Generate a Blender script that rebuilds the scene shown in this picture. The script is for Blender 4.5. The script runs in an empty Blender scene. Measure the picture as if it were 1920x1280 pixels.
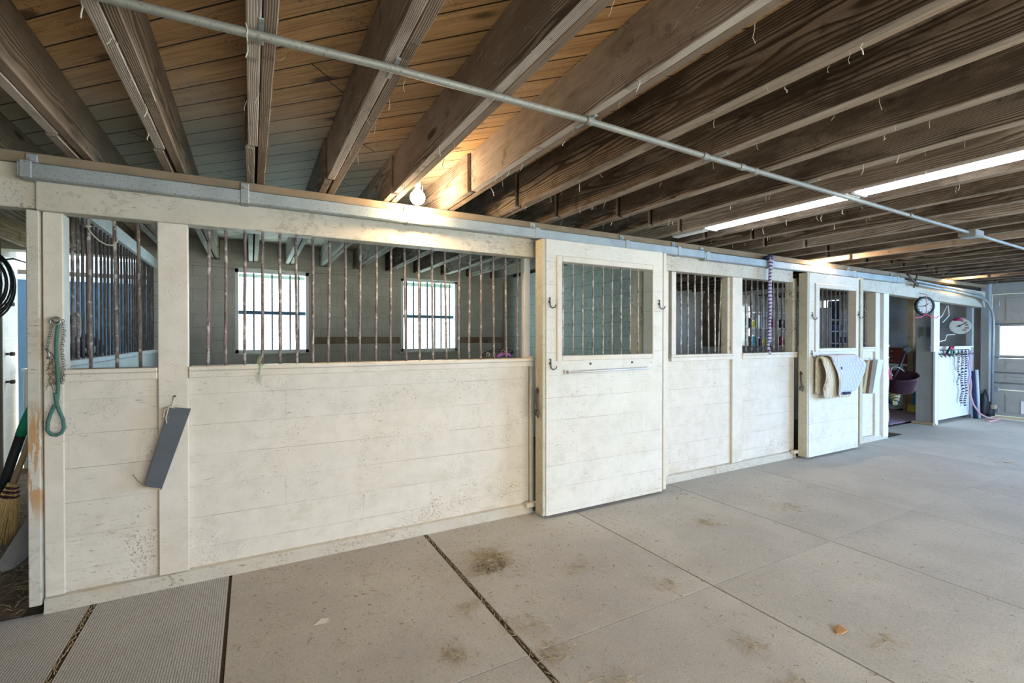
import bpy, bmesh, math, random
from mathutils import Vector, Matrix
random.seed(11)
SC = bpy.context.scene
COL = SC.collection
PI = math.pi

# ------------------------------------------------------------------ camera
H = 1.4
F, YAW, PITCH = 885.5, 0.5045, -0.0077
def make_camera():
    cd = bpy.data.cameras.new('camera'); co = bpy.data.objects.new('camera', cd); COL.objects.link(co)
    cd.sensor_width = 36; cd.lens = 36*F/1920; cd.clip_start = 0.02; cd.clip_end = 200
    f = Vector((math.sin(YAW)*math.cos(PITCH), math.cos(YAW)*math.cos(PITCH), math.sin(PITCH)))
    r = Vector((math.cos(YAW), -math.sin(YAW), 0)); u = r.cross(f)
    m = Matrix.Identity(4)
    for i in range(3):
        m[i][0] = r[i]; m[i][1] = u[i]; m[i][2] = -f[i]
    m[2][3] = H
    co.matrix_world = m
    SC.camera = co
make_camera()

# ------------------------------------------------------------------ mesh builder
class MB:
    def __init__(s): s.v = []; s.f = []; s.sm = []
    def box(s, x0, x1, y0, y1, z0, z1):
        n = len(s.v)
        s.v += [Vector(p) for p in ((x0,y0,z0),(x1,y0,z0),(x1,y1,z0),(x0,y1,z0),(x0,y0,z1),(x1,y0,z1),(x1,y1,z1),(x0,y1,z1))]
        for q in ((0,3,2,1),(4,5,6,7),(0,1,5,4),(1,2,6,5),(2,3,7,6),(3,0,4,7)): s.f.append(tuple(n+i for i in q)); s.sm.append(False)
        return s
    def bbox(s, x0, x1, y0, y1, z0, z1, b=0.004):
        """box with chamfered edges"""
        bm = bmesh.new(); bmesh.ops.create_cube(bm, size=1)
        for v in bm.verts: v.co = Vector(((x0+x1)/2+v.co.x*(x1-x0), (y0+y1)/2+v.co.y*(y1-y0), (z0+z1)/2+v.co.z*(z1-z0)))
        b = min(b, (x1-x0)*.3, (y1-y0)*.3, (z1-z0)*.3)
        bmesh.ops.bevel(bm, geom=bm.edges[:], offset=b, segments=1, affect='EDGES')
        s.add_bm(bm); bm.free(); return s
    def add_bm(s, bm, mat=None, smooth=False):
        n = len(s.v); bm.verts.index_update()
        for v in bm.verts: s.v.append((mat @ v.co) if mat else v.co.copy())
        for f in bm.faces: s.f.append(tuple(n+v.index for v in f.verts)); s.sm.append(smooth)
    def tube(s, pts, r, n=8, cap=True, closed=False):
        pts = [Vector(p) for p in pts]; m = len(pts)
        rr = r if isinstance(r, (list, tuple)) else [r]*m
        base = len(s.v); up = None
        for i, p in enumerate(pts):
            if closed: t = pts[(i+1) % m]-pts[i-1]
            else: t = pts[min(i+1, m-1)]-pts[max(i-1, 0)]
            if t.length < 1e-9: t = Vector((0,0,1))
            t.normalize()
            if up is None:
                up = Vector((0,0,1)) if abs(t.z) < .9 else Vector((0,1,0))
            a = up-t*up.dot(t)
            if a.length < 1e-6: a = Vector((1,0,0))-t*t.x
            a.normalize(); b = t.cross(a); up = a
            for k in range(n):
                an = 2*PI*k/n
                s.v.append(p+(a*math.cos(an)+b*math.sin(an))*rr[i])
        rng = m if closed else m-1
        for i in range(rng):
            i2 = (i+1) % m
            for k in range(n):
                k2 = (k+1) % n
                s.f.append((base+i*n+k, base+i*n+k2, base+i2*n+k2, base+i2*n+k)); s.sm.append(True)
        if cap and not closed:
            s.f.append(tuple(base+k for k in reversed(range(n)))); s.sm.append(False)
            s.f.append(tuple(base+(m-1)*n+k for k in range(n))); s.sm.append(False)
        return s
    def lathe(s, c, axis, prof, n=24):
        """prof: list of (radius, distance along axis)"""
        c = Vector(c); ax = Vector(axis).normalized()
        a = Vector((0,0,1)) if abs(ax.z) < .9 else Vector((1,0,0))
        a = (a-ax*a.dot(ax)).normalized(); b = ax.cross(a); base = len(s.v)
        for r, h in prof:
            for k in range(n):
                an = 2*PI*k/n; s.v.append(c+ax*h+(a*math.cos(an)+b*math.sin(an))*r)
        for i in range(len(prof)-1):
            for k in range(n):
                k2 = (k+1) % n
                s.f.append((base+i*n+k, base+i*n+k2, base+(i+1)*n+k2, base+(i+1)*n+k)); s.sm.append(True)
        s.f.append(tuple(base+k for k in reversed(range(n)))); s.sm.append(False)
        s.f.append(tuple(base+(len(prof)-1)*n+k for k in range(n))); s.sm.append(False)
        return s
    def poly(s, pts, off):
        """extruded polygon: pts list of 3D points in a plane, off = extrusion vector"""
        n = len(s.v); off = Vector(off); m = len(pts)
        s.v += [Vector(p) for p in pts]+[Vector(p)+off for p in pts]
        s.f.append(tuple(n+i for i in range(m))); s.f.append(tuple(n+m+i for i in reversed(range(m)))); s.sm += [False, False]
        for i in range(m):
            j = (i+1) % m; s.f.append((n+i, n+m+i, n+m+j, n+j)); s.sm.append(False)
        return s
    def rot(s, c, axis, ang):
        M = Matrix.Translation(Vector(c)) @ Matrix.Rotation(ang, 4, axis) @ Matrix.Translation(-Vector(c))
        s.v = [M @ v for v in s.v]; return s
    def build(s, name, mat, parent=None):
        off = parent_loc(parent)
        me = bpy.data.meshes.new(name)
        me.from_pydata([tuple(v-off) for v in s.v], [], s.f)
        me.polygons.foreach_set('use_smooth', s.sm)
        bm = bmesh.new(); bm.from_mesh(me); bmesh.ops.recalc_face_normals(bm, faces=bm.faces[:]); bm.to_mesh(me); bm.free()
        me.materials.append(mat); me.update()
        o = bpy.data.objects.new(name, me); COL.objects.link(o)
        if parent: o.parent = parent
        return o
def parent_loc(p):
    l = Vector((0,0,0))
    while p: l += p.location; p = p.parent
    return l
def tag(o, label, cat, group=None, kind=None):
    o['label'] = label; o['category'] = cat
    if group: o['group'] = group
    if kind: o['kind'] = kind
    return o
def thing(name, label, cat, loc=(0,0,0), group=None):
    o = bpy.data.objects.new(name, None); COL.objects.link(o); o.location = loc; o.empty_display_size = .1
    return tag(o, label, cat, group)
def struct(name, mb, mat, label=None, cat=None):
    o = mb.build(name, mat); o['kind'] = 'structure'
    if label: o['label'] = label
    if cat: o['category'] = cat
    return o
def solo(name, mb, mat, label, cat, loc, group=None, kind=None):
    """a thing that is one mesh, origin at loc"""
    off = Vector(loc); mb.v = [v-off for v in mb.v]
    o = mb.build(name, mat); o.location = loc
    return tag(o, label, cat, group, kind)

# ------------------------------------------------------------------ materials
class NT:
    def __init__(s, name):
        s.m = bpy.data.materials.new(name); s.m.use_nodes = True
        s.t = s.m.node_tree; s.t.nodes.clear()
        s.out = s.t.nodes.new('ShaderNodeOutputMaterial')
        s.tc = s.n('ShaderNodeTexCoord')
        s.obj = s.tc.outputs['Object']
    def n(s, k, **kw):
        nd = s.t.nodes.new(k)
        for a, b in kw.items(): setattr(nd, a, b)
        return nd
    def l(s, a, b): s.t.links.new(a, b)
    def put(s, sock, v):
        if isinstance(v, bpy.types.NodeSocket): s.l(v, sock)
        elif isinstance(v, (tuple, list)) and len(v) == 3 and sock.type == 'RGBA': sock.default_value = (*v, 1)
        else: sock.default_value = v
    def math(s, op, a, b=None, c=None, clamp=False):
        nd = s.n('ShaderNodeMath', operation=op); nd.use_clamp = clamp
        s.put(nd.inputs[0], a)
        if b is not None: s.put(nd.inputs[1], b)
        if c is not None: s.put(nd.inputs[2], c)
        return nd.outputs[0]
    def mix(s, f, a, b, mode='MIX'):
        nd = s.n('ShaderNodeMix', data_type='RGBA', blend_type=mode)
        s.put(nd.inputs[0], f); s.put(nd.inputs[6], a); s.put(nd.inputs[7], b)
        return nd.outputs[2]
    def sep(s, v):
        nd = s.n('ShaderNodeSeparateXYZ'); s.l(v, nd.inputs[0]); return nd.outputs
    def comb(s, x, y, z):
        nd = s.n('ShaderNodeCombineXYZ')
        for i, q in enumerate((x, y, z)): s.put(nd.inputs[i], q)
        return nd.outputs[0]
    def scale(s, v, sc, loc=(0,0,0), rot=(0,0,0)):
        nd = s.n('ShaderNodeMapping'); s.l(v, nd.inputs[0])
        nd.inputs['Scale'].default_value = sc; nd.inputs['Location'].default_value = loc; nd.inputs['Rotation'].default_value = rot
        return nd.outputs[0]
    def rnd(s):
        return s.n('ShaderNodeObjectInfo').outputs['Random']
    def shift(s, v, amt=37.0):
        nd = s.n('ShaderNodeVectorMath', operation='ADD'); s.l(v, nd.inputs[0])
        r = s.math('MULTIPLY', s.rnd(), amt); s.l(s.comb(r, r, r), nd.inputs[1]); return nd.outputs[0]
    def noise(s, v, scale, det=3, rough=.55, dist=0):
        nd = s.n('ShaderNodeTexNoise'); s.l(v, nd.inputs['Vector']); nd.inputs['Scale'].default_value = scale
        nd.inputs['Detail'].default_value = det; nd.inputs['Roughness'].default_value = rough; nd.inputs['Distortion'].default_value = dist
        return nd.outputs[0]
    def vor(s, v, scale, feat='F1'):
        nd = s.n('ShaderNodeTexVoronoi', feature=feat); s.l(v, nd.inputs['Vector']); nd.inputs['Scale'].default_value = scale
        return nd.outputs[0]
    def white(s, x):
        nd = s.n('ShaderNodeTexWhiteNoise', noise_dimensions='1D'); s.put(nd.inputs['W'], x); return nd.outputs[0]
    def ramp(s, f, a, b):
        nd = s.n('ShaderNodeMapRange', interpolation_type='SMOOTHSTEP'); s.l(f, nd.inputs[0])
        nd.inputs[1].default_value = a; nd.inputs[2].default_value = b; return nd.outputs[0]
    def bsdf(s, col, rough=.7, metal=0, bump=None, bstr=.3, bdist=.01, spec=.3, **kw):
        p = s.n('ShaderNodeBsdfPrincipled'); s.put(p.inputs['Base Color'], col); s.put(p.inputs['Roughness'], rough); s.put(p.inputs['Metallic'], metal)
        p.inputs['Specular IOR Level'].default_value = spec
        for k, v in kw.items(): s.put(p.inputs[k.replace('_', ' ')], v)
        if bump is not None:
            b = s.n('ShaderNodeBump'); b.inputs['Strength'].default_value = bstr; b.inputs['Distance'].default_value = bdist
            s.l(bump, b.inputs['Height']); s.l(b.outputs[0], p.inputs['Normal'])
        s.l(p.outputs[0], s.out.inputs[0]); return s.m

def mat_plain(name, col, rough=.6, metal=0, var=.12, scale=14, spec=.3):
    m = NT(name); n = m.noise(m.shift(m.obj), scale, 4)
    c = m.mix(m.math('MULTIPLY', m.ramp(n, .35, .7), var*2), col, tuple(max(0, x*(1-2.2*var)) for x in col))
    return m.bsdf(c, rough, metal, spec=spec)

def mat_paint(name, base=(.71,.645,.55), spacing=None, off=.005, dirt=1.0, cob=0.0, line=.5, wear=0):
    """old cream paint on wood with specks, scuffs and (optionally) plank joints along z"""
    m = NT(name); v = m.shift(m.obj) if spacing is None else m.obj
    big = m.noise(v, 1.3, 3); fine = m.noise(v, 72, 5, .74); mid = m.noise(v, 9, 5, .65)
    X, Y, z = m.sep(m.obj)
    c = m.mix(m.ramp(mid, .35, .72), base, tuple(x*.90 for x in base))
    c = m.mix(m.math('MULTIPLY', m.ramp(big, .45, .72), .40), c, tuple(x*y for x, y in zip(base, (.86,.80,.68))))
    low = m.math('SUBTRACT', 1.0, m.ramp(z, .0, .70))
    patch = m.math('ADD', m.ramp(m.noise(v, 2.6, 5, .68), .42, .66), m.math('MULTIPLY', low, .20))
    thr = m.math('SUBTRACT', .735, m.math('MULTIPLY', patch, .145*dirt))
    sp = m.ramp(m.math('SUBTRACT', fine, thr), .0, .035)
    c = m.mix(m.math('MULTIPLY', sp, .75), c, (.25,.18,.105))
    # short slanting scuffs and rub marks gathered in patches
    sc = m.noise(m.scale(v, (16,16,85), rot=(0,.22,0)), 1.0, 4, .75)
    scm = m.math('MULTIPLY', m.ramp(sc, .585, .65), m.ramp(m.noise(v, 2.2, 4, .65), .49, .60))
    c = m.mix(m.math('MULTIPLY', scm, .80*dirt), c, (.27,.21,.14))
    # hay-thin scratches
    wv = m.noise(m.scale(v, (26,26,15), rot=(.3,.8,.4)), 1.0, 2, .5, 3.0)
    hs = m.math('MULTIPLY', m.ramp(m.math('ABSOLUTE', m.math('SUBTRACT', wv, .5)), .013, .004), m.ramp(m.noise(v, 3.7, 4, .6), .50, .60))
    c = m.mix(m.math('MULTIPLY', hs, .65*dirt), c, (.27,.21,.13))
    # broad grubby smears
    sm = m.math('MULTIPLY', m.ramp(m.noise(m.scale(v, (3,3,7)), 1.0, 5, .7), .50, .70), m.math('ADD', .12, m.math('MULTIPLY', low, .40)))
    c = m.mix(m.math('MULTIPLY', sm, dirt), c, (.50,.42,.29))
    h = m.math('ADD', m.math('MULTIPLY', mid, .3), m.math('MULTIPLY', fine, .25))
    if spacing:
        zz = m.math('DIVIDE', m.math('SUBTRACT', z, off), spacing)
        fr = m.math('ABSOLUTE', m.math('SUBTRACT', m.math('FRACT', m.math('ADD', zz, .5)), .5))
        ln = m.ramp(fr, .013, .005) if line < 1 else m.ramp(fr, .028, .010)
        kx = m.noise(m.scale(v, (1.3,1.3,5)), 1, 3)
        if line < 1: lnv = m.math('MULTIPLY', ln, m.math('ADD', .12, m.math('MULTIPLY', m.ramp(kx, .42, .64), line)))
        else: lnv = m.math('MULTIPLY', ln, .85)
        bj = m.ramp(m.math('ABSOLUTE', m.math('SUBTRACT', m.math('FRACT', m.math('DIVIDE', m.math('ADD', X, m.math('MULTIPLY', m.white(m.math('FLOOR', zz)), 7.7)), 2.6)), .5)), .0009, .0004)
        lnv = m.math('MAXIMUM', lnv, m.math('MULTIPLY', bj, .22))
        c = m.mix(lnv, c, (.20,.15,.10))
        row = m.math('FLOOR', zz); tint = m.white(row)
        c = m.mix(m.math('MULTIPLY', tint, .10), c, (.55,.49,.40))
        h = m.math('SUBTRACT', h, m.math('MULTIPLY', ln, .45))
    if wear:   # paint rubbed off to bare orange wood at shoulder and chest height
        wm = m.math('MULTIPLY', m.ramp(m.noise(m.scale(m.obj, (24,24,4)), 1.0, 5, .7), .50, .56), m.math('MULTIPLY', m.ramp(z, .42, .60), m.math('SUBTRACT', 1, m.ramp(z, .95, 1.12))))
        c = m.mix(m.math('MULTIPLY', wm, .9), c, (.46,.26,.11))
    if cob:
        cb = m.math('MULTIPLY', m.ramp(m.noise(v, 26, 5, .75), .50, .60), m.ramp(m.noise(v, 3.5, 3), .40, .60))
        c = m.mix(m.math('MULTIPLY', cb, .80*cob), c, (.17,.14,.10))
    return m.bsdf(c, .6, bump=h, bstr=.3, bdist=.006)

def mat_wood(name, a, b, pale, palef=.5, freq=180, dark=(.06,.045,.035), under=.0):
    """rough sawn timber: fine growth rings along local Y, knots, patches of old dust, underside paled by wear and painted floor bounce"""
    m = NT(name); v = m.shift(m.obj, 23); X, Y, Z = m.sep(v); R = m.rnd()
    warp = m.noise(m.scale(v, (5,.75,5)), 1.0, 3, .5)
    warp2 = m.noise(m.scale(v, (9,3,9)), 1.0, 2)
    dx = m.math('ADD', m.sep(m.obj)[0], m.math('ADD', .09, m.math('MULTIPLY', R, .10)))
    dz = m.math('ADD', m.sep(m.obj)[2], m.math('SUBTRACT', .03, m.math('MULTIPLY', R, .22)))
    rad = m.math('SQRT', m.math('ADD', m.math('MULTIPLY', dx, dx), m.math('MULTIPLY', dz, dz)))
    ph = m.math('ADD', m.math('MULTIPLY', rad, freq), m.math('ADD', m.math('MULTIPLY', warp, 8.0), m.math('MULTIPLY', warp2, 1.0)))
    fr = m.math('FRACT', ph)
    ring = m.math('MULTIPLY', m.ramp(fr, .0, .72), m.math('SUBTRACT', 1, m.ramp(fr, .86, 1.0)))
    fib = m.noise(m.scale(v, (95,3.0,95)), 1.3, 4, .7)
    blot = m.noise(m.scale(v, (3,.9,3)), 2, 5, .65)
    c = m.mix(m.ramp(blot, .35, .68), a, b)
    pm = m.math('MULTIPLY', m.ramp(m.noise(m.scale(v, (3,.8,3)), 1.5, 5, .72), .42, .60), m.ramp(ring, .15, .6))
    c = m.mix(m.math('MULTIPLY', pm, palef), c, pale)
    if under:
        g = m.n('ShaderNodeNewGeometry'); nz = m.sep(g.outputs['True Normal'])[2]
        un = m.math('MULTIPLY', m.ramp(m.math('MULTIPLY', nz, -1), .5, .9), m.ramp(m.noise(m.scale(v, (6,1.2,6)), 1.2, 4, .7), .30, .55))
        c = m.mix(m.math('MULTIPLY', un, under), c, pale)  # down-facing sides paled: wear plus floor bounce put into the colour
    rc = m.math('MULTIPLY', m.math('SUBTRACT', 1, ring), m.math('ADD', .26, m.math('MULTIPLY', m.ramp(m.noise(m.scale(v, (2,.7,2)), 1.3, 3), .4, .6), .46)))
    c = m.mix(rc, c, dark)
    c = m.mix(m.math('MULTIPLY', m.ramp(fib, .52, .74), .50), c, dark)
    kn = m.ramp(m.vor(m.scale(v, (4,1.1,4)), 1.0), .11, .05)
    c = m.mix(m.math('MULTIPLY', kn, .75), c, (.035,.022,.016))
    st = m.ramp(m.noise(v, 6, 5, .7), .58, .68)
    c = m.mix(m.math('MULTIPLY', st, .45), c, dark)
    h = m.math('ADD', m.math('MULTIPLY', ring, .7), m.math('MULTIPLY', fib, .5))
    return m.bsdf(c, .85, bump=h, bstr=.45, bdist=.006, spec=.10)

def mat_deck():
    m = NT('deck boards'); X, Y, Z = m.sep(m.obj)
    s = m.math('MULTIPLY', m.math('ADD', X, Y), .70711); d = m.math('MULTIPLY', m.math('SUBTRACT', X, Y), .70711)
    q = m.math('DIVIDE', s, .132); row = m.math('FLOOR', q); fr = m.math('FRACT', q)
    r1 = m.white(row); r2 = m.white(m.math('ADD', row, 71.3))
    gap = m.ramp(m.math('ABSOLUTE', m.math('SUBTRACT', fr, .5)), .462, .485)
    dd = m.math('ADD', d, m.math('MULTIPLY', r1, 9.0))
    ej = m.ramp(m.math('ABSOLUTE', m.math('SUBTRACT', m.math('FRACT', m.math('DIVIDE', dd, 2.9)), .5)), .4985, .4993)
    gv = m.comb(m.math('MULTIPLY', dd, 1.0), m.math('ADD', m.math('MULTIPLY', s, 9.0), m.math('MULTIPLY', r2, 40)), 0)
    g = m.noise(gv, 2.6, 5, .6, .6)
    c = m.mix(m.ramp(g, .3, .7), (.66,.40,.19), (.47,.27,.12))
    c = m.mix(m.math('MULTIPLY', r1, .30), c, (.30,.17,.08))
    c = m.mix(m.math('MULTIPLY', r2, .20), c, (.52,.33,.16))
    lines = m.noise(m.comb(m.math('MULTIPLY', dd, 1.2), m.math('MULTIPLY', s, 70), r1), 1.5, 3, .6, .4)
    c = m.mix(m.math('MULTIPLY', m.ramp(lines, .50, .68), .60), c, (.15,.075,.035))
    kn = m.ramp(m.vor(m.comb(m.math('MULTIPLY', dd, 1.7), m.math('MULTIPLY', s, 4.6), r1), 1.0), .16, .06)
    c = m.mix(m.math('MULTIPLY', kn, .85), c, (.06,.028,.014))
    # dusty cobweb scribbles
    wb = m.math('MULTIPLY', m.ramp(m.math('ABSOLUTE', m.math('SUBTRACT', m.noise(m.obj, 11, 3, .6, 2.2), .5)), .012, .004), m.ramp(m.noise(m.obj, 2.1, 4), .48, .58))
    c = m.mix(m.math('MULTIPLY', wb, .8), c, (.035,.022,.015))
    dust = m.ramp(m.noise(m.obj, 1.1, 4), .45, .72)
    c = m.mix(m.math('MULTIPLY', dust, .30), c, (.42,.36,.28))
    # boards above the stalls carry the windows' grey-green light in their colour
    st = m.math('MULTIPLY', m.ramp(m.math('ADD', Y, m.math('MULTIPLY', m.noise(m.obj, 2.3, 4), 1.1)), 3.1, 3.9), .62)
    c = m.mix(st, c, (.42,.43,.38))
    c = m.mix(m.math('MAXIMUM', gap, ej), c, (.02,.012,.008))
    return m.bsdf(c, .75, bump=m.math('SUBTRACT', m.math('MULTIPLY', lines, .3), gap), bstr=.35, bdist=.006, spec=.15)

def mat_mat(ribbed=False):
    m = NT('ribbed rubber' if ribbed else 'worn rubber'); v = m.shift(m.obj, 19)
    n1 = m.noise(v, 1.3, 5, .6); n2 = m.noise(v, 120, 3, .7); n3 = m.noise(m.scale(v, (1,1,1)), 7, 6, .72)
    if ribbed: c = m.mix(m.ramp(n1, .3, .7), (.60,.60,.585), (.70,.69,.65))
    else: c = m.mix(m.ramp(n1, .35, .66), (.42,.40,.36), (.51,.485,.43))
    c = m.mix(m.math('MULTIPLY', m.ramp(n3, .48, .72), .35), c, (.50,.44,.35))
    c = m.mix(m.math('MULTIPLY', m.ramp(n2, .5, .66), .45), c, (.22,.19,.155))
    fl = m.noise(m.scale(v, (1,1,1)), 46, 4, .75)
    c = m.mix(m.math('MULTIPLY', m.ramp(fl, .61, .68), .7), c, (.66,.56,.40))
    fl2 = m.noise(v, 33, 4, .8)
    c = m.mix(m.math('MULTIPLY', m.ramp(fl2, .635, .69), .75), c, (.15,.115,.075))
    h = n2
    if ribbed:
        X, Y, Z = m.sep(m.obj)
        a = m.math('MULTIPLY', m.math('ADD', X, m.math('MULTIPLY', Y, .0)), 1/.0105)
        b = m.math('MULTIPLY', Y, 1/.0105)
        fa = m.math('ABSOLUTE', m.math('SUBTRACT', m.math('FRACT', a), .5)); fb = m.math('ABSOLUTE', m.math('SUBTRACT', m.math('FRACT', b), .5))
        rib = m.math('MINIMUM', m.ramp(fa, .14, .30), m.ramp(fb, .10, .22))
        c = m.mix(m.math('MULTIPLY', m.math('SUBTRACT', 1, rib), .62), c, (.10,.10,.10)); h = rib
    return m.bsdf(c, .8, bump=h, bstr=.35, bdist=.004, spec=.25)

def mat_block(name, col, mortar, wdt=.40, hgt=.20, axis='xz', mf=.6, stain=.3):
    m = NT(name); X, Y, Z = m.sep(m.obj)
    br = m.n('ShaderNodeTexBrick'); m.l(m.comb(X if axis[0] == 'x' else Y, Z, 0), br.inputs['Vector'])
    br.inputs['Scale'].default_value = 1; br.inputs['Brick Width'].default_value = wdt; br.inputs['Row Height'].default_value = hgt
    br.inputs['Mortar Size'].default_value = .006; br.inputs['Mortar Smooth'].default_value = .4
    n = m.noise(m.obj, 4, 5, .6); n2 = m.noise(m.obj, 60, 3, .6)
    c = m.mix(m.ramp(n, .35, .7), col, tuple(x*.85 for x in col))
    c = m.mix(m.math('MULTIPLY', m.ramp(m.noise(m.obj, 1.3, 4, .65), .45, .7), stain), c, (.22,.19,.14))
    c = m.mix(m.math('MULTIPLY', br.outputs['Fac'], mf), c, mortar)
    return m.bsdf(c, .8, bump=m.math('SUBTRACT', m.math('MULTIPLY', n2, .4), br.outputs['Fac']), bstr=.4, bdist=.006, spec=.2)

def mat_metal(name, col, rough=.4, metal=.8, spk=.5, spc=(.10,.09,.08)):
    m = NT(name); v = m.shift(m.obj); n = m.noise(v, 5, 4); f = m.noise(v, 95, 3, .7)
    c = m.mix(m.ramp(n, .35, .7), col, tuple(x*.8 for x in col))
    c = m.mix(m.math('MULTIPLY', m.ramp(f, .56, .66), spk), c, spc)
    return m.bsdf(c, m.math('ADD', rough, m.math('MULTIPLY', f, .25)), metal, bump=f, bstr=.1, bdist=.003)

def mat_bar(name='weathered iron bar', col=(.27,.225,.20), web=(.62,.58,.53), wf=.7):
    m = NT(name); v = m.shift(m.obj)
    n = m.noise(v, 22, 4, .7); n2 = m.noise(m.scale(v, (90,90,14)), 1, 4, .7)
    c = m.mix(m.ramp(n2, .4, .65), col, (.12,.09,.08))
    c = m.mix(m.math('MULTIPLY', m.ramp(n, .52, .62), wf), c, web)
    return m.bsdf(c, .7, .15, bump=n, bstr=.5, bdist=.006)

def mat_dirt():
    m = NT('straw and dirt'); n = m.noise(m.obj, 7, 6, .7); st = m.noise(m.scale(m.obj, (14,70,40), rot=(0,0,.5)), 1.0, 4, .7); f = m.noise(m.obj, 60, 4, .7)
    c = m.mix(m.ramp(n, .35, .7), (.13,.095,.065), (.27,.20,.14))
    c = m.mix(m.math('MULTIPLY', m.ramp(st, .55, .7), .6), c, (.45,.36,.23))
    c = m.mix(m.math('MULTIPLY', m.ramp(f, .5, .7), .6), c, (.05,.035,.025))
    return m.bsdf(c, .95, bump=m.math('ADD', st, f), bstr=.8, bdist=.02, spec=.1)

def mat_rope(name, a, b, turns=70, axis=2, duty=.5):
    m = NT(name); S = m.sep(m.obj)
    t = m.math('ADD', m.math('MULTIPLY', S[axis], turns), m.math('MULTIPLY', m.math('ADD', S[0], S[1]), turns*.55))
    fr = m.math('FRACT', t); st = m.ramp(m.math('ABSOLUTE', m.math('SUBTRACT', fr, .5)), duty/2-.04, duty/2+.04)
    n = m.noise(m.obj, 160, 3)
    c = m.mix(st, a, b); c = m.mix(m.math('MULTIPLY', n, .25), c, tuple(x*.5 for x in a))
    return m.bsdf(c, .85, bump=m.math('ADD', m.math('ABSOLUTE', m.math('SUBTRACT', fr, .5)), n), bstr=.5, bdist=.004)

def mat_quilt(name, col, sc=1/.055, dk=.72):
    m = NT(name); X, Y, Z = m.sep(m.obj)
    a = m.math('ADD', m.math('MULTIPLY', X, sc), m.math('MULTIPLY', Z, sc*.62)); b = m.math('SUBTRACT', m.math('MULTIPLY', X, sc), m.math('MULTIPLY', Z, sc*.62))
    fa = m.math('ABSOLUTE', m.math('SUBTRACT', m.math('FRACT', a), .5)); fb = m.math('ABSOLUTE', m.math('SUBTRACT', m.math('FRACT', b), .5))
    e = m.math('MAXIMUM', fa, fb); pill = m.math('SUBTRACT', 1, m.math('POWER', m.math('MULTIPLY', e, 2), 4))
    c = m.mix(m.math('MULTIPLY', m.ramp(e, .40, .49), .7), col, tuple(x*dk for x in col))
    c = m.mix(m.math('MULTIPLY', m.ramp(m.noise(m.obj, 7, 4), .5, .7), .2), c, (.45,.42,.36))
    return m.bsdf(c, .9, bump=pill, bstr=.6, bdist=.012, spec=.15)

def mat_emit(name, col, st):
    m = NT(name); e = m.n('ShaderNodeEmission'); e.inputs[0].default_value = (*col, 1); e.inputs[1].default_value = st
    m.l(e.outputs[0], m.out.inputs[0]); return m.m
def mat_glass(name='window glass', f=.07):
    m = NT(name); t = m.n('ShaderNodeBsdfTransparent'); g = m.n('ShaderNodeBsdfGlossy'); g.inputs['Roughness'].default_value = .05
    x = m.n('ShaderNodeMixShader'); x.inputs[0].default_value = f
    t.inputs[0].default_value = (.93,.97,.97,1)
    m.l(t.outputs[0], x.inputs[1]); m.l(g.outputs[0], x.inputs[2]); m.l(x.outputs[0], m.out.inputs[0]); return m.m

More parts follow.
